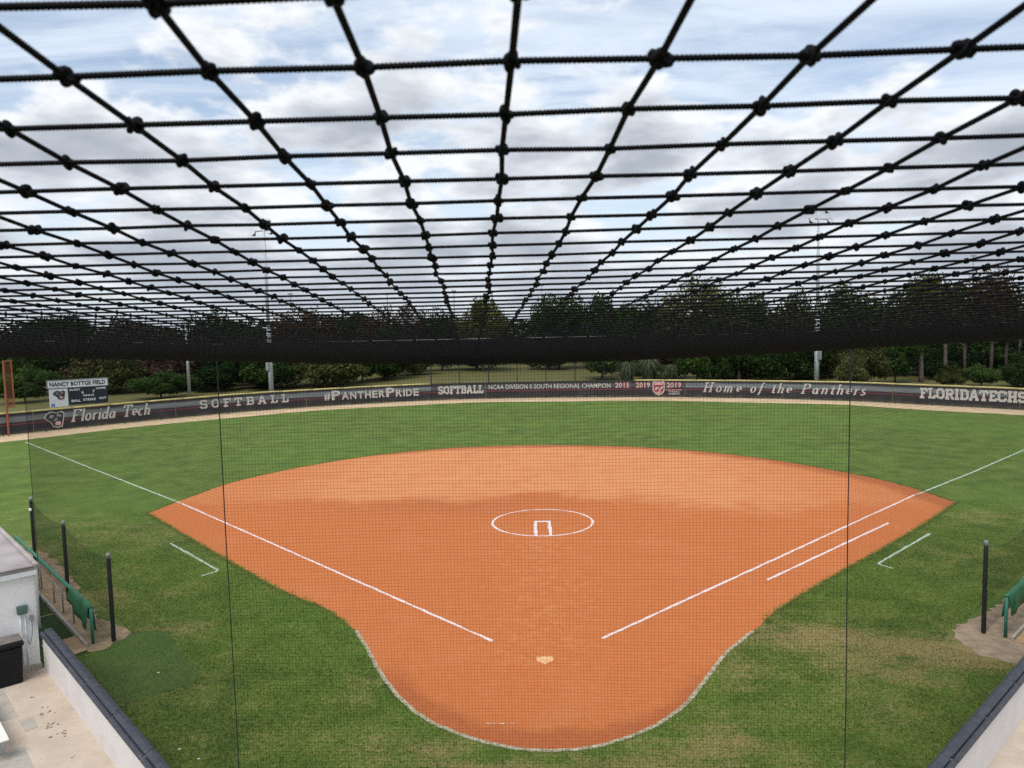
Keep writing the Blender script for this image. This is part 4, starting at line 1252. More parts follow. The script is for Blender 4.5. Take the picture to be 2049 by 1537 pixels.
def padded_pole(x, y, h, label):
    t = empty('padded_pole', (x, y, 0))
    tag(t, label, 'pole', 'black padded poles in front of the dugouts')
    obj('pad', tube([(0, 0, 0.0), (0, 0, 0.03), (0, 0, h - 0.16), (0, 0, h - 0.13)], [0.052, 0.057, 0.055, 0.050], 12), MT['padb'], t, True)
    obj('cap', tube([(0, 0, h - 0.14), (0, 0, h - 0.05), (0, 0, h - 0.01), (0, 0, h)], [0.052, 0.054, 0.045, 0.018], 12), MT['capg'], t, True)
    return t


p1, p2, p3, p4 = (-11.54, 1.54), (-14.94, 4.95), (-18.42, 8.52), (11.36, 1.70)
padded_pole(*p1, 2.42, 'black padded pole nearest home plate on the left')
padded_pole(*p2, 2.42, 'black padded pole in the middle of the left three')
t3 = padded_pole(*p3, 2.38, 'black padded pole farthest up the left side')
obj('bracket', box(-0.05, 0.05, -0.085, -0.05, 1.88, 1.98, 0.01), MT['paper'], t3)
padded_pole(*p4, 2.46, 'single black padded pole at the right side')


def screen_net(name, ends, htop, sag, label, cell=0.045, zlo=0.02):
    t = empty(name, (*ends[0], 0))
    tag(t, label, 'net')
    inv = Matrix.Translation(-Vector(t.location))
    for a, b_ in zip(ends[:-1], ends[1:]):
        a, b_ = np.array(a), np.array(b_)
        L = np.linalg.norm(b_ - a)
        n = int(L / cell)
        q = np.linspace(0, 1, n)
        ztop = htop - sag * 4 * q * (1 - q)
        parts = []
        for u, zt in zip(q, ztop):
            p = a + (b_ - a) * u
            parts.append(tubea([(*p, zlo), (*p, zt)], 0.0013))
        qq = np.linspace(0, 1, 9)
        for w_ in np.linspace(0, 1, int(htop / cell)):
            zz = zlo + (htop - sag * 4 * qq * (1 - qq) - zlo) * w_
            pp = a + (b_ - a) * qq[:, None]
            parts.append(tubea(np.column_stack([pp, zz]), 0.0013))
        o = tag(obj('mesh_panel', joina(parts), MT['cord'], t), kind='stuff')
        o.matrix_parent_inverse = inv
        pp = a + (b_ - a) * qq[:, None]
        o = obj('top_rope', tube(np.column_stack([pp, htop - sag * 4 * qq * (1 - qq)]), 0.006, 5), MT['rope'], t)
        o.matrix_parent_inverse = inv


p3b = (-25.3, 15.6)
screen_net('dugout_net', [p1, p2, p3], 2.30, 0.22, 'thin dark net strung between the three left padded poles')
p4b = (14.8, 5.1)
screen_net('dugout_net', [p4, p4b], 2.32, 0.35, 'thin dark net running off the right padded pole')

# ------------------------------------------------------------------ dugout rails


def dugout_rail(F, s0, s1, n0, h, label, drape, posts):
    t = empty('dugout_rail', (*F(s0, n0), 0))
    tag(t, label, 'railing')
    inv = Matrix.Translation(-Vector(t.location))

    def rp_(name, vf, m, par=None, smooth=False):
        o = obj(name, vf, m, par or t, smooth)
        o.matrix_parent_inverse = inv
        return o
    rp_('top_rail', tube([(*F(s, n0), h) for s in np.linspace(s0, s1, 14)], 0.050, 8), MT['greenp'], None, True)
    rp_('bottom_kerb', wing_box(F, s0 - 0.1, s1, n0 - 0.22, n0 - 0.14, 0.0, 0.10, 0.01), MT['slab'])
    for k, s in enumerate(posts):
        first = k == 0
        rp_('post', tube([(*F(s, n0), 0), (*F(s, n0), h - 0.03)], 0.042 if first else 0.022, 8), MT['greenp' if first else 'capg'], None, True)
    # tarpaulin thrown over the rail: an open-ended loop, longer at the near end
    d0, d1, drop = drape
    S = np.linspace(d0, d1, 12)
    V, Fc = [], []
    prof = np.linspace(0, 1, 11)
    for i, s in enumerate(S):
        u = (s - d0) / (d1 - d0)
        dl = drop * (1 - 0.55 * u ** 1.3)
        for p in prof:
            a_ = math.pi * p
            off = 0.115 * math.cos(a_) * (1.0 + 0.25 * math.sin(7 * s + 3 * p))
            hang = abs(2 * p - 1)
            z = h + 0.055 * math.sin(a_) - dl * max(0, hang - 0.25) / 0.75 * (0.85 if p > 0.5 else 1.0)
            V.append((*F(s, n0 + off), z))
    m_ = len(prof)
    for i in range(len(S) - 1):
        for j in range(m_ - 1):
            Fc.append((i * m_ + j, i * m_ + j + 1, (i + 1) * m_ + j + 1, (i + 1) * m_ + j))
    o = rp_('tarpaulin', (V, Fc), MT['greent'], None, True)
    sol = o.modifiers.new('thick', 'SOLIDIFY')
    sol.thickness = 0.012
    return t


dugout_rail(LS, 9.45, 19.4, -7.52, 1.0, 'green dugout rail with draped tarpaulin left of the infield', (9.50, 11.4, 0.70), [9.45, 11.4, 12.6, 13.7, 15.4, 17.4, 19.35])
dugout_rail(RS, 9.32, 16.0, -7.30, 1.08, 'green dugout rail with draped tarpaulin at the right edge', (9.40, 12.5, 0.60), [9.32, 11.8, 14.2, 15.9])

# ------------------------------------------------------------------ vegetation


def crown_mesh(name, R3, n_lobes, n_leaf, leaf, seed, base=0.0, flat=0.5, shell=0.65, gap=0.0):
    """leaf-sized faces spread through lobes of an uneven crown; R3 = half extents, crown centre at origin"""
    g = np.random.default_rng(seed)
    R3 = np.array(R3, float)
    C = g.normal(size=(n_lobes, 3))
    C /= np.linalg.norm(C, axis=1)[:, None]
    C *= (g.random((n_lobes, 1)) ** 0.40) * 0.86
    C[:, 2] = np.where(C[:, 2] < -base, C[:, 2] * 0.6, C[:, 2])
    lr = g.uniform(0.13, 0.40, n_lobes)
    per = np.maximum(20, (n_leaf * lr ** 2 / (lr ** 2).sum())).astype(int)
    P, Nn, T = [], [], []
    for c_, r_, k_ in zip(C, lr, per):
        d = g.normal(size=(k_, 3))
        d /= np.linalg.norm(d, axis=1)[:, None]
        rad = r_ * (shell + (1 - shell) * g.random((k_, 1)) ** 0.5) * (1 + g.normal(0, 0.10, (k_, 1)))
        P.append(c_ + d * rad)
        Nn.append(d + g.normal(0, 0.55, d.shape))
        T.append(np.clip(0.5 + 0.0 * d[:, 2] + g.normal(0, 0.22, k_) + g.normal(0, 0.12), 0, 1))
    P, Nn, T = np.concatenate(P) * R3, np.concatenate(Nn), np.concatenate(T)
    Nn /= np.linalg.norm(Nn, axis=1)[:, None]
    A = np.cross(Nn, g.normal(size=Nn.shape))
    A /= np.linalg.norm(A, axis=1)[:, None] + 1e-9
    B = np.cross(Nn, A)
    sz = leaf * g.uniform(0.6, 1.35, (len(P), 1))
    V = np.stack([P - A * sz, P - B * sz * flat + Nn * sz * 0.12, P + A * sz, P + B * sz * flat + Nn * sz * 0.12], 1).reshape(-1, 3)
    Fq = np.arange(len(V)).reshape(-1, 4)
    me = mesh(name, V, Fq)
    at = me.attributes.new('tint', 'FLOAT', 'FACE')
    at.data.foreach_set('value', T[:len(me.polygons)].astype(np.float32))
    return me, C * R3


def trunk_vf(h, r, lean, limbs, zc, seed):
    g = np.random.default_rng(seed)
    top = np.array([lean, 0, h])
    pts = [(0, 0, 0), (lean * 0.2 + g.normal(0, .1), g.normal(0, .1), h * .35), (lean * .6 + g.normal(0, .15), g.normal(0, .15), h * .7), tuple(top)]
    parts = [tube(catmull(pts, 4), np.linspace(r * 1.25, r * 0.45, 13), 7)]
    for L in limbs:
        st = np.array([lean * .4, 0, h * g.uniform(.45, .85)])
        en = np.array([L[0], L[1], zc + L[2]])
        mid = (st + en) / 2 + g.normal(0, .25, 3) - np.array([0, 0, .2])
        parts.append(tube(catmull([st, mid, en], 4), np.linspace(r * .42, r * .10, 9), 5))
    return join(parts)


ARCH = {}


def archetype(key, H, R3, lobes, leaves, leaf, lm, seed, bark='bark', trunk_r=0.22, lean=0.4, low=0.0, **kw):
    me, C_ = crown_mesh(key + '_crown', R3, lobes, leaves, leaf, seed, **kw)
    me.materials.append(MT[lm])
    zc = H - R3[2] if H > 6 else R3[2] * 0.82
    lim = C_[np.random.default_rng(seed).choice(len(C_), min(9, len(C_)), replace=False)]
    tv_, tf_ = trunk_vf(max(0.6, zc + R3[2] * 0.25), trunk_r, lean, lim, zc, seed)
    tm = mesh(key + '_trunk', tv_, tf_, True)
    tm.materials.append(MT[bark])
    ARCH[key] = (H, zc, me, tm)


# nominal crowns, about 12 m trees and 5 m shrubs
archetype('dark_a', 12, (6.2, 5.0, 6.3), 64, 10500, 0.29, 'lf_dark', 11)
archetype('dark_b', 12, (6.0, 5.0, 6.4), 60, 10000, 0.29, 'lf_dark', 12)
archetype('mid_a', 12, (6.2, 5.0, 6.3), 66, 10500, 0.28, 'lf_mid', 13)
archetype('mid_b', 12, (6.0, 5.0, 6.2), 60, 10000, 0.29, 'lf_mid', 14)
archetype('olive_a', 12, (6.0, 5.0, 6.0), 60, 8200, 0.25, 'lf_olive', 15, shell=0.4)
archetype('olive_b', 12, (6.0, 5.0, 6.2), 54, 7600, 0.25, 'lf_olive', 16, shell=0.35)
archetype('yellow_a', 12, (5.6, 5.0, 6.2), 60, 10000, 0.28, 'lf_yellow', 17)
archetype('brown_a', 12, (6.2, 5.0, 6.2), 60, 8800, 0.26, 'lf_brown', 18, shell=0.4)
archetype('rust_a', 12, (6.2, 5.0, 6.0), 60, 8800, 0.27, 'lf_rust', 19, shell=0.4)
archetype('pine_a', 12, (3.4, 3.2, 3.6), 22, 2400, 0.22, 'lf_olive', 20, bark='barkp', trunk_r=0.30, lean=0.1, shell=0.3)
archetype('shrub_dark', 5, (3.6, 2.8, 2.9), 44, 6200, 0.20, 'lf_dark', 21, trunk_r=0.10)
archetype('shrub_mid', 5, (3.6, 2.8, 2.9), 44, 6200, 0.19, 'lf_mid', 22, trunk_r=0.10)
archetype('shrub_olive', 5, (3.6, 2.8, 2.9), 42, 5800, 0.19, 'lf_olive', 23, trunk_r=0.10)
archetype('shrub_brown', 5, (3.6, 2.8, 2.9), 42, 5400, 0.20, 'lf_brown', 24, trunk_r=0.10, shell=0.4)


def plant(key, name, label, x, y, h, w, cat, group, rz=None):
    H, zc, me, tm = ARCH[key]
    t = empty(name, (x, y, 0), random.uniform(0, 6.28) if rz is None else rz)
    tag(t, label, cat, group)
    sx = w / (6.0 if H > 6 else 3.6)
    t.scale = (sx, sx, h / H)
    tr = link('trunk', tm, None, t)
    cr = link('crown', me, None, t)
    cr.location = (0, 0, zc)
    return t


GB = 'trees along the skyline behind the outfield'
for a in [
    ('brown_a', 'bare_tree', 'thin brownish tree at the far left edge of the skyline', -95, 104, 11.2, 7.0),
    ('dark_a', 'broadleaf_tree', 'dark green tree above the orange foul pole', -80, 106, 11.6, 7.0),
    ('brown_a', 'bare_tree', 'thin brownish tree above the scoreboard', -67, 104, 11.2, 7.0),
    ('dark_b', 'broadleaf_tree', 'dark tree over the slim utility pole', -54, 108, 11.3, 6.6),
    ('rust_a', 'rusty_tree', 'rusty orange tree just right of the left floodlight mast', -39.5, 108, 10.8, 6.6),
    ('dark_a', 'broadleaf_tree', 'small dark tree between the rusty and the brown tree', -32, 113, 10.6, 5.2),
    ('brown_a', 'bare_tree', 'brown purplish tree left of the yellow green tree', -24.5, 110, 12.2, 6.4),
    ('dark_b', 'broadleaf_tree', 'narrow dark tree against the rounded yellow green tree', -17, 114, 10.8, 4.6),
    ('yellow_a', 'broadleaf_tree', 'rounded yellow green tree above centre field', -9.5, 110, 12.6, 5.6),
    ('mid_a', 'broadleaf_tree', 'full green tree right of the yellow green tree', 3.2, 112, 12.8, 6.4),
    ('mid_b', 'broadleaf_tree', 'green tree between the full green and the feathery tree', 11.5, 110, 12.5, 6.0),
    ('dark_b', 'broadleaf_tree', 'dark lower tree left of the tall feathery tree', 18.5, 115, 11.6, 5.4),
    ('olive_a', 'feathery_tree', 'tall feathery olive tree right of centre', 25.8, 110, 15.2, 7.0),
    ('mid_a', 'broadleaf_tree', 'green tree left of the right floodlight mast', 34.5, 115, 12.6, 6.0),
    ('olive_b', 'feathery_tree', 'thin olive tree directly behind the right floodlight mast', 43, 111, 13.4, 5.4),
    ('mid_b', 'broadleaf_tree', 'broad green tree right of the right floodlight mast', 52, 112, 13.3, 6.2),
    ('olive_a', 'feathery_tree', 'tall airy olive tree near the right edge', 63, 110, 15.0, 6.6),
    ('rust_a', 'rusty_tree', 'brownish airy tree at the right edge of the skyline', 74, 110, 14.6, 6.8),
    ('dark_a', 'broadleaf_tree', 'dark tree farthest right on the skyline', 86, 108, 13.4, 7.0),
]:
    plant(*a, 'tree', GB)
GM = 'shrubs beyond the outfield fence'
for a in [
    ('shrub_mid', 'shrub', 'leafy green shrub between the foul pole and the scoreboard', -60.5, 69, 3.9, 3.8),
    ('shrub_brown', 'dry_shrub', 'dry brown thicket above the scoreboard', -60, 84, 6.6, 6.5),
    ('shrub_dark', 'shrub', 'dark shrub behind the foul pole', -68, 78, 5.6, 5.5),
    ('shrub_brown', 'dry_shrub', 'dry brown thicket right of the scoreboard', -50, 82, 6.2, 5.5),
    ('shrub_mid', 'shrub', 'low green shrub just right of the scoreboard', -45.5, 71.5, 3.0, 3.8),
    ('shrub_dark', 'shrub', 'dark shrub beside the slim utility pole', -43, 80, 4.4, 4.5),
    ('shrub_dark', 'shrub', 'dark shrub between the utility pole and the left floodlight mast', -38, 84, 4.2, 4.2),
    ('dark_a', 'broadleaf_tree', 'low dark tree right of the base of the left floodlight mast', -30.5, 88, 7.0, 5.0),
    ('shrub_mid', 'shrub', 'green shrub at the right end of the left tree clump', -25.5, 90, 5.4, 4.0),
    ('shrub_olive', 'shrub', 'olive shrub at the edge of the grass bank left of centre', -20.5, 104, 5.0, 4.0),
    ('shrub_dark', 'shrub', 'dark shrub at the foot of the yellow green tree', -11, 116, 5.5, 5.5),
    ('shrub_dark', 'shrub', 'dark shrub below the full green tree', 1.5, 112, 5.5, 5.5),
    ('shrub_mid', 'shrub', 'green shrub left of the pale tall grass', 8.6, 88, 4.8, 4.2),
    ('shrub_dark', 'shrub', 'dark shrub behind the pale tall grass', 14.5, 94, 5.6, 5.0),
    ('shrub_mid', 'shrub', 'rounded bright green shrub above the word Home', 19.2, 76, 5.6, 3.6),
    ('shrub_mid', 'shrub', 'bright green shrub leaning on the rounded one', 22.6, 78, 5.2, 3.0),
    ('shrub_dark', 'shrub', 'dark shrub left of the right floodlight mast', 28.5, 80, 5.8, 4.4),
    ('shrub_dark', 'shrub', 'dark shrub behind the base of the right floodlight mast', 33.8, 81, 6.2, 4.4),
    ('shrub_olive', 'shrub', 'low olive shrub just right of the right floodlight mast', 35.6, 70, 3.6, 2.4),
    ('shrub_olive', 'shrub', 'olive shrub above the word Panthers', 38.6, 73, 5.6, 3.4),
    ('shrub_mid', 'shrub', 'green shrub left of the pale trunk', 42.3, 74, 6.0, 3.2),
    ('shrub_olive', 'shrub', 'small olive shrub at the foot of the pale trunk', 45.6, 68, 2.0, 1.8),
    ('shrub_dark', 'shrub', 'dark shrub among the trunks at the right', 50.5, 78, 3.4, 3.6),
    ('shrub_dark', 'shrub', 'dark shrub under the palms at the right edge', 58, 74, 3.0, 4.0),
    ('shrub_dark', 'shrub', 'dark shrub behind the palms at the right edge', 64, 88, 5.0, 5.5),
    ('shrub_mid', 'shrub', 'low green shrub behind the first letters of the web address', 48.6, 67.5, 2.3, 2.4),
    ('shrub_dark', 'shrub', 'low dark shrub behind the middle of the web address', 52.6, 66.5, 2.6, 2.6),
    ('shrub_dark', 'shrub', 'low dark shrub at the right frame edge behind the fence', 57, 64.5, 2.8, 2.8),
    ('shrub_dark', 'shrub', 'dark shrub filling the gap behind the trunks', 55, 92, 5.2, 5.0),
]:
    plant(*a, 'tree' if a[1] == 'broadleaf_tree' else 'shrub', GM)
UL = [(-92, 84, 'at the far left edge'), (-85, 80, 'left of the orange foul pole'), (-77, 76, 'behind the orange foul pole'), (-70, 88, 'behind the foul pole wing'), (-56, 79, 'behind the scoreboard name sign'), (-52, 90, 'high above the scoreboard'),
      (-47.5, 86, 'between the scoreboard and the utility pole'), (-41, 90, 'behind the slim utility pole'), (-35.5, 82, 'at the base of the left floodlight mast'), (-28, 83, 'above the hash sign'), (-23.5, 96, 'above the word pride'),
      (17, 86, 'behind the shield badge'), (24.5, 85, 'above the word home'), (30, 89, 'left of the right floodlight mast base'), (37, 85, 'right of the right floodlight mast base'), (41, 92, 'above the end of the word Panthers'),
      (46.5, 86, 'behind the pale straight trunk'), (52, 84, 'behind the dark trunk'), (59, 82, 'among the palms'), (66, 84, 'right of the palms'), (75, 86, 'at the far right edge')]
for k, (x, y, w_) in enumerate(UL):
    plant(('shrub_dark', 'shrub_brown', 'shrub_dark', 'shrub_dark', 'shrub_olive')[k % 5], 'shrub', 'thick undergrowth shrub ' + w_, x, y,
          random.uniform(5.2, 7.2), random.uniform(5.0, 6.4), 'shrub', 'undergrowth beneath the skyline trees')
# the far wood that closes the view reads as one mass
gq = np.random.default_rng(5)
nq = 42000
wx = gq.uniform(-190, 190, nq)
wtop = 9.0 + 0.9 * np.sin(wx * 0.11) + 0.7 * np.sin(wx * 0.31 + 1) + 0.5 * np.sin(wx * 0.83)
wz = wtop * gq.random(nq) ** 0.75
wy = 132 + gq.uniform(-4, 8, nq) + (1 - wz / wtop) * -3
P_ = np.column_stack([wx, wy, wz])
A_ = gq.normal(size=(nq, 3)); A_ /= np.linalg.norm(A_, axis=1)[:, None]
B_ = np.cross(A_, gq.normal(size=(nq, 3))); B_ /= np.linalg.norm(B_, axis=1)[:, None]
z_ = gq.uniform(0.3, 0.65, (nq, 1))
wmh = mesh('far_wood', np.stack([P_ - A_ * z_, P_ - B_ * z_ * .6, P_ + A_ * z_, P_ + B_ * z_ * .6], 1).reshape(-1, 3), np.arange(nq * 4).reshape(-1, 4))
at = wmh.attributes.new('tint', 'FLOAT', 'FACE')
at.data.foreach_set('value', np.clip(gq.normal(.45, .2, nq), 0, 1).astype(np.float32))
tag(link('far_wood', wmh, MT['lf_dark']), 'far dark wood closing the view behind the skyline trees', 'wood', kind='stuff')
plant('pine_a', 'pine_tree', 'tree with straight pale trunk right of the olive shrubs', 45.6, 74.5, 13.5, 4.6, 'tree', GB, 0.5)
plant('pine_a', 'pine_tree', 'dark trunked tree right of the pale trunk', 49.4, 76.5, 13.0, 4.2, 'tree', GB, 2.5)
plant('pine_a', 'pine_tree', 'tree with short pinkish trunk beside the rounded green shrub', 25.2, 79, 9.5, 3.4, 'tree', GB, 1.2)

# tall pampas clumps


def grass_clump(label, x, y, h, r):
    g = np.random.default_rng(int(abs(x) * 100))
    n = 420
    a = g.uniform(0, 2 * math.pi, n)
    out_ = g.random(n) ** 0.7
    b0 = np.column_stack([np.cos(a) * r * .25 * out_, np.sin(a) * r * .25 * out_, np.zeros(n)])
    mid = b0 + np.column_stack([np.cos(a) * r * .45 * out_, np.sin(a) * r * .45 * out_, h * g.uniform(.6, .95, n)])
    tip = b0 + np.column_stack([np.cos(a) * r * out_, np.sin(a) * r * out_, h * g.uniform(.35, .9, n)])
    w = np.column_stack([-np.sin(a), np.cos(a), np.zeros(n)]) * 0.05
    V = np.stack([b0 - w, b0 + w, mid + w, mid - w, tip], 1).reshape(-1, 3)
    i = np.arange(n)[:, None] * 5
    F_ = np.concatenate([i + np.array([[0, 1, 2, 3]]), i + np.array([[3, 2, 4, 4]])])
    fl = [tuple(q) if q[2] != q[3] else tuple(q[:3]) for q in F_.tolist()]
    me = mesh('blades', V, fl)
    at = me.attributes.new('tint', 'FLOAT', 'FACE')
    at.data.foreach_set('value', g.random(len(me.polygons)).astype(np.float32))
    t = empty('tall_grass', (x, y, 0))
    tag(t, label, 'tall grass', 'pale tall grass clumps behind the fence')
    link('blades', me, MT['lf_pale'], t)


grass_clump('pale tall grass clump left of the shield badge', 10.6, 74.5, 3.3, 1.6)
grass_clump('pale tall grass clump right above the shield badge', 13.4, 76, 3.6, 1.9)
grass_clump('small pale grass clump nearest the rounded green shrub', 15.6, 74, 2.9, 1.3)


def palm(label, x, y, h, s):
    g = np.random.default_rng(s)
    t = empty('palm_tree', (x, y, 0), g.uniform(0, 6))
    tag(t, label, 'palm', 'palms behind the right end of the fence')
    obj('trunk', tube([(0, 0, 0), (g.normal(0, .1), g.normal(0, .1), h * .5), (0, 0, h)], [0.21, 0.17, 0.18], 8), MT['bark'], t, True)

    def fronds(n, up0, up1, L, nm, mt, wl):
        P, F_ = [], []
        for k in range(n):
            a = g.uniform(0, 2 * math.pi)
            e = math.radians(g.uniform(up0, up1))
            d = np.array([math.cos(a) * math.cos(e), math.sin(a) * math.cos(e), math.sin(e)])
            sd_ = np.array([-math.sin(a), math.cos(a), 0])
            c_ = np.array([0, 0, h]) + d * L * .45
            for m_ in range(13):           # fan of narrow leaflets
                u = (m_ - 6) / 6
                tip = c_ + (d * math.cos(u * 1.2) + sd_ * math.sin(u * 1.2)) * L * .55 * g.uniform(.8, 1.1) - np.array([0, 0, abs(u) * .25 + .12])
                i = len(P)
                wd = np.array([0, 0, 1.0]) * .02 + sd_ * wl
                P += [c_ - wd * .4, c_ + wd * .4, (c_ + tip) / 2 + wd, tip, (c_ + tip) / 2 - wd]
                F_.append((i, i + 1, i + 2, i + 3, i + 4))
            i = len(P)
            b0 = np.array([0, 0, h - .1])
            P += [b0 - sd_ * .03, b0 + sd_ * .03, c_ + sd_ * .02, c_ - sd_ * .02]
            F_.append((i, i + 1, i + 2, i + 3))
        me = mesh(nm, P, F_)
        at = me.attributes.new('tint', 'FLOAT', 'FACE')
        at.data.foreach_set('value', g.random(len(me.polygons)).astype(np.float32))
        link(nm, me, MT[mt], t)
    fronds(22, -15, 80, 1.9, 'fronds', 'lf_olive', .05)
    fronds(20, -85, -35, 1.6, 'dead_skirt', 'lf_brown', .07)


palm('palm with brown skirt left of the other palms', 51.5, 76, 6.2, 1)
palm('palm with brown skirt second from the left', 53.4, 74, 6.6, 2)
palm('palm with leaning brown skirt in the middle of the group', 55.9, 75, 6.0, 3)
palm('palm with brown skirt close to the right edge', 58.6, 73, 6.8, 4)
palm('palm standing behind the other palms at the right edge', 60.5, 80, 7.2, 5)

# parked cars glimpsed under the trees
def car(x, y, rz, label):
    t = empty('parked_car', (x, y, 0), rz)
    tag(t, label, 'car', 'cars parked beyond the left trees')
    prof = [(-2.2, .35), (-2.25, .75), (-1.5, .92), (-0.85, 1.42), (0.75, 1.45), (1.5, .98), (2.2, .85), (2.25, .4)]
    for nm, half, m in (('body', 0.86, 'carw'),):
        V = [(px_, sgn * half * (0.86 if pz > 1.1 else 1), pz) for sgn in (-1, 1) for px_, pz in prof]
        n = len(prof)
        F_ = [tuple(range(n)), tuple(range(2 * n - 1, n - 1, -1))] + [(i, n + i, n + (i + 1) % n, (i + 1) % n) for i in range(n)]
        obj(nm, (V, F_), MT[m], t)
    for sgn in (-1, 1):
        obj('side_window', ([(-1.25, sgn * .80, 1.0), (1.25, sgn * .80, 1.0), (.68, sgn * .765, 1.38), (-.8, sgn * .765, 1.38)], [(0, 1, 2, 3)]), MT['carg'], t)
        for xx in (-1.4, 1.4):
            obj('wheel', tube([(xx, sgn * .68, .33), (xx, sgn * .88, .33)], .33, 12), MT['tyre'], t)
    return t


car(-52.6, 119, 0.1, 'white car glimpsed left of the left floodlight mast')
car(-47.2, 120, 0.1, 'white car closest to the left floodlight mast')
bb = empty('low_building', (72, 103, 0))
tag(bb, 'low tan building with brown roof half hidden behind the palms', 'building')
obj('wall', box(-9, 9, -4, 4, 0, 2.6), MT['tan'], bb)
obj('roof', ([(-9.6, -4.6, 2.6), (9.6, -4.6, 2.6), (9.6, 4.6, 2.6), (-9.6, 4.6, 2.6), (-7, 0, 3.7), (7, 0, 3.7)], [(0, 1, 5, 4), (1, 2, 5), (2, 3, 4, 5), (3, 0, 4), (3, 2, 1, 0)]), MT['rooft'], bb)
for x in (-6, -2, 2, 6):
    wn = obj('window', box(x - .6, x + .6, -4.06, -4.002, 1.0, 2.0), MT['trim'], bb)
    obj('pane', box(x - .5, x + .5, -4.075, -4.062, 1.1, 1.9), MT['carg'], wn)

# ------------------------------------------------------------------ nets
CORN_L, CORN_R = np.array([-4.2, -8.05]), np.array([3.89, -8.15])
END_L, END_R = np.array([-12.62, 0.32]), np.array([12.2, 0.11])
ZCABLE = 8.10
CELL = 0.0445


def d_max(x):
    xs = np.array([-16.0, CORN_L[0], CORN_R[0], 16.0])
    ds = np.array([CORN_L[1] + 11.8, CORN_L[1], CORN_R[1], CORN_R[1] + 12.06]) - CAM[1]
    return np.interp(x, xs, ds)


def net_z(x, d):
    dc = np.clip(d, -2, 9.74)
    zc = 0.0958 - 0.0824 * dc - 0.0020 * dc ** 2 + 0.000732 * dc ** 3
    zf = 0.0958 + (ZCABLE - CAM[2] - 0.0958) * np.clip(d, -2, 9.74) / 9.74
    g = np.exp(-(x / 3.4) ** 2)
    return zc * g + zf * (1 - g) + 0.00345 * x * np.exp(-np.abs(x))


JN, KN = 340, 470
jx = rng.normal(0, 0.0009, (2 * JN + 1, KN + 20))
jy = rng.normal(0, 0.0008, (2 * JN + 1, KN + 20))
jz = rng.normal(0, 0.00015, (2 * JN + 1, KN + 20))


def lat(j, k, jitter=True):
    j, k = np.broadcast_arrays(np.asarray(j, float), np.asarray(k, float))
    x = -0.00366 + CELL * 0.99992 * j - 0.003616 * k
    d = 0.19115 + CELL * 0.01283 * j + 0.041837 * k
    # slow waviness of the hand-tied mesh
    x = x + 0.004 * np.sin(d * 2.3 + j * 0.05) * np.clip(d, 0, 1)
    z = net_z(x, d)
    if jitter:
        a, b_ = np.clip(np.rint(j).astype(int) + JN, 0, 2 * JN), np.clip(np.rint(k).astype(int) + 15, 0, KN + 19)
        x, d, z = x + jx[a, b_], d + jy[a, b_], z + jz[a, b_]
    return np.stack([x + CAM[0], d + CAM[1], z + CAM[2]], -1)


onet = empty('overhead_net', (0, -12.9, 8.1))
tag(onet, 'black knotted net stretched overhead from the camera to the backstop', 'net')
oinv = Matrix.Translation(-Vector(onet.location))


def np_(name, vf, m=MT['cord'], smooth=False, stuff=False):
    o = obj(name, vf, m, onet, smooth)
    o.matrix_parent_inverse = oinv
    if stuff: o['kind'] = 'stuff'
    return o


def runs(msk):
    idx = np.flatnonzero(msk)
    if len(idx) == 0: return []
    return [r_ for r_ in np.split(idx, np.flatnonzero(np.diff(idx) > 1) + 1) if len(r_) > 1]


RC = 0.00097
XLIM = 14.6
rest = []
K0, K_NEAR, J_NEAR, K_TW = -9, 30, 15, 11


def plain(P):
    return tubea(P, RC * 1.13, 4)      # square section: widen to the round cord's mean width


for k in range(K0, KN):
    dk = 0.19115 + 0.041837 * k
    if dk < 5.0:
        fine = int(min(JN, (0.85 * max(dk, 0) + 0.5) / CELL + 2))
        js = np.concatenate([np.arange(-JN, -fine, 10), np.arange(-fine, fine + 1), np.arange(fine + 10, JN + 1, 10)])
    else:
        js = np.arange(-JN, JN + 1, 8)
    P = lat(js, k)
    rel = P - CAM
    ok = (rel[:, 1] < d_max(rel[:, 0])) & (np.abs(rel[:, 0]) < XLIM) & (rel[:, 0] < 12.4)
    near = -1 <= k <= K_NEAR
    mine = []
    for r_ in runs(ok):
        Q = P[r_]
        if -1 <= k <= K_TW:
            vis = np.abs(Q[:, 0] - CAM[0]) < 0.74 * dk + 0.14
            vi = np.flatnonzero(vis)
            a, b_ = vi[0], vi[-1]
            mine.append(twisted(Q[a:b_ + 1], RC * 1.04, 0.00036, 0.00135))
            if a > 0: mine.append(plain(Q[:a + 1]))
            if b_ < len(Q) - 1: mine.append(plain(Q[b_:]))
        else:
            mine.append(plain(Q))
    if not mine: continue
    if near:
        np_('cross_cord', joina(mine), smooth=True)
    else:
        rest += mine
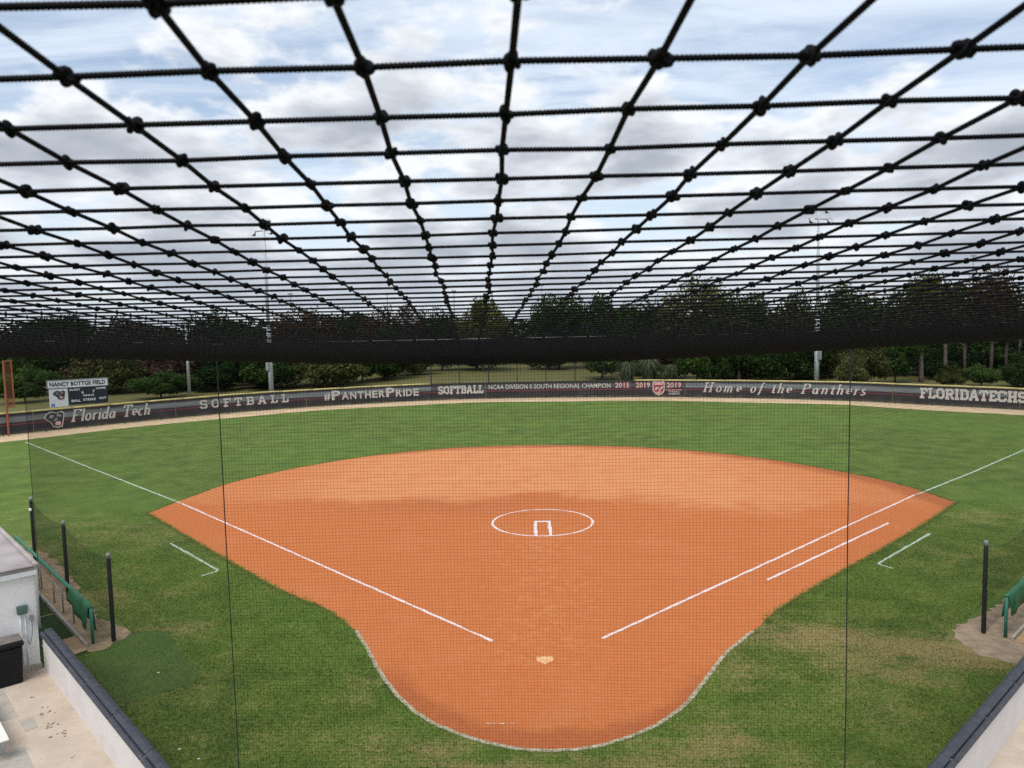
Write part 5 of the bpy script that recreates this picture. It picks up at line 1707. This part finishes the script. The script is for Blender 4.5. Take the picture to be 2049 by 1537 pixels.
for j in range(-JN, JN + 1):
    ks = np.concatenate([np.arange(K0, 116), np.arange(116, KN, 8)])
    P = lat(j, ks)
    rel = P - CAM
    ok = (rel[:, 1] < d_max(rel[:, 0])) & (np.abs(rel[:, 0]) < XLIM) & (rel[:, 0] < 12.4)
    if abs(j) > 60:      # far out to the side: no need for every crossing
        keep = np.zeros(len(ks), bool)
        keep[::6] = True
        x_, d_ = rel[:, 0], rel[:, 1]
        keep |= np.abs(x_) < 0.85 * d_ + 0.5
        P, ok = P[keep], ok[keep]
        rel = rel[keep]
        kk = ks[keep]
    else:
        kk = ks
    mine = []
    for r_ in runs(ok):
        Q, kq = P[r_], kk[r_]
        if abs(j) <= J_NEAR:
            vis = np.flatnonzero((kq >= -1) & (kq <= K_TW) & (np.abs(Q[:, 0] - CAM[0]) < 0.74 * (Q[:, 1] - CAM[1]) + 0.14))
            if len(vis) > 1:
                a, b_ = vis[0], vis[-1]
                mine.append(twisted(Q[a:b_ + 1], RC * 1.04, 0.00036, 0.00135))
                if a > 0: mine.append(plain(Q[:a + 1]))
                if b_ < len(Q) - 1: mine.append(plain(Q[b_:]))
                continue
        mine.append(plain(Q))
    if not mine: continue
    if abs(j) <= J_NEAR:
        np_('lengthwise_cord', joina(mine), smooth=True)
    else:
        rest += mine
np_('far_cords', joina(rest), smooth=True, stuff=True)

# knots: a tied lump, one mesh shared by the near ones
tt = np.linspace(0, 2 * math.pi, 37)[:-1]
KP = np.column_stack([np.sin(tt) + 2 * np.sin(2 * tt), np.cos(tt) - 2 * np.cos(2 * tt), -np.sin(3 * tt) * 2.0]) * 0.00088
kv, kf = tube(KP, 0.00135, 6, False, True)
kmesh = mesh('knot', kv, kf, True)
kmesh.materials.append(MT['cord'])
cands = []
for k in range(-1, 24):
    dk = 0.19115 + 0.041837 * k
    for j in range(-60, 61):
        p = lat(j, k)
        if abs(p[0] - CAM[0]) < 0.70 * dk + 0.03:
            cands.append((k, j, p))
cands = cands[:300]
done = set()
for k, j, p in cands:
    o = link('knot', kmesh, None, onet)
    o.matrix_parent_inverse = oinv
    o.location = p
    o.rotation_euler = (random.uniform(-.5, .5), random.uniform(-.5, .5), random.uniform(-.4, .4) + (0 if random.random() < .7 else 2.1))
    s_ = random.uniform(0.74, 0.98)
    o.scale = (s_ * 0.92, s_ * 1.25, s_)
    done.add((j, k))
# remaining knots, small lumps joined
ov = np.array([(1, 0, 0), (-1, 0, 0), (0, 1, 0), (0, -1, 0), (0, 0, 1), (0, 0, -1)], float) * np.array([0.0030, 0.0039, 0.0031])
of_ = np.array([(0, 2, 4), (2, 1, 4), (1, 3, 4), (3, 0, 4), (2, 0, 5), (1, 2, 5), (3, 1, 5), (0, 3, 5)])
cent = []
for k in range(-9, 140):
    dk = 0.19115 + 0.041837 * k
    n = int((0.82 * max(dk, 0) + 0.45) / CELL)
    js = np.array([j for j in range(-n, n + 1) if (j, k) not in done])
    if len(js): cent.append(lat(js, k))
cent = np.concatenate(cent)
sc_ = rng.uniform(0.85, 1.2, (len(cent), 1, 1))
V = (cent[:, None] + ov[None] * sc_).reshape(-1, 3)
Fk = (np.arange(len(cent))[:, None, None] * 6 + of_[None]).reshape(-1, 3)
np_('far_knots', (V, Fk), smooth=True, stuff=True)

# vertical backstop net
bnet = empty('backstop_net', (0, -8.1, 1.0))
tag(bnet, 'fine black backstop net hanging behind home plate in three panels', 'net')
vinv = Matrix.Translation(-Vector(bnet.location))


def vp(name, vf, m=MT['cord'], smooth=False, stuff=False, par=None):
    o = obj(name, vf, m, par or bnet, smooth)
    o.matrix_parent_inverse = vinv
    if stuff: o['kind'] = 'stuff'
    return o


RV = 0.00128
for a, b_, nm in ((CORN_L, CORN_R, 0), (CORN_L, END_L, 1), (CORN_R, END_R, 2)):
    L = np.linalg.norm(b_ - a)
    dr = (b_ - a) / L
    nr = np.array([-dr[1], dr[0]])
    zlo, zhi = 1.0, ZCABLE - 0.03
    RV = 0.00130 if nm == 0 else 0.00105
    parts = []

    def surf(u, z, du=0.0, dz=0.0):
        u = np.asarray(u, float)
        z = np.asarray(z, float)
        belly = 0.10 * np.sin(np.clip((z - zlo) / (zhi - zlo), 0, 1) * math.pi) * np.sin(np.clip(u / L, 0, 1) * math.pi)
        uu = u + 0.006 * np.sin(z * 1.7 + u * 0.9) + du
        zz = z + 0.010 * np.sin(u * 1.3 + z * 0.8) + dz
        xy = a + uu[..., None] * dr + belly[..., None] * nr
        return np.concatenate([xy, zz[..., None]], -1)
    zz = np.linspace(zlo, zhi, 22)
    for u in np.arange(CELL, L, CELL):
        parts.append(tubea(surf(np.full(22, u), zz, rng.normal(0, 0.0012) + rng.normal(0, 0.0010, 22)), RV))
    n = max(6, int(L / 0.32))
    uu = np.linspace(0, L, n)
    for z in np.arange(zlo, zhi, CELL):
        parts.append(tubea(surf(uu, np.full(n, z), 0.0, rng.normal(0, 0.0012) + rng.normal(0, 0.0020, n)), RV))
    vp('mesh_panel', joina(parts), stuff=True)
for p, lean in ((CORN_L, 0), (CORN_R, 0), (END_L, 0), (END_R, 0)):
    vp('seam_rope', twisted([(*p, 1.0), (p[0] + 0.006, p[1], 3.2), (p[0] - 0.004, p[1], 5.6), (*p, ZCABLE)], 0.0075, 0.004, 0.012), MT['rope'], True)
cab = [(*END_L, ZCABLE), (*CORN_L, ZCABLE), (*CORN_R, ZCABLE), (*END_R, ZCABLE)]
far_l, far_r = END_L + (END_L - CORN_L) * 0.25, END_R + (END_R - CORN_R) * 0.25
for p, q_ in zip(cab[:-1], cab[1:]):
    vp('top_cable', tube([p, q_], 0.0045, 6), MT['steel'], True)
# snap clips along the cable
th = np.linspace(0, 2 * math.pi, 15)[:-1]
cp = np.column_stack([0.011 * np.cos(th), np.zeros(14), -0.030 + 0.036 * np.sin(th)])
cv_, cf_ = tube(cp, 0.0045, 5, False, True)
cmesh = mesh('clip', cv_, cf_, True)
cmesh.materials.append(MT['steel'])
for a, b_ in ((CORN_L, CORN_R), (CORN_L, END_L), (CORN_R, END_R)):
    L = np.linalg.norm(b_ - a)
    for u in np.arange(0.14, L - 0.05, 0.277):
        p = a + (b_ - a) * u / L
        o = link('clip', cmesh, None, bnet)
        o.matrix_parent_inverse = vinv
        o.location = (*p, ZCABLE)
        o.rotation_euler = (0, 0, math.atan2((b_ - a)[1], (b_ - a)[0]) + random.uniform(-.3, .3))
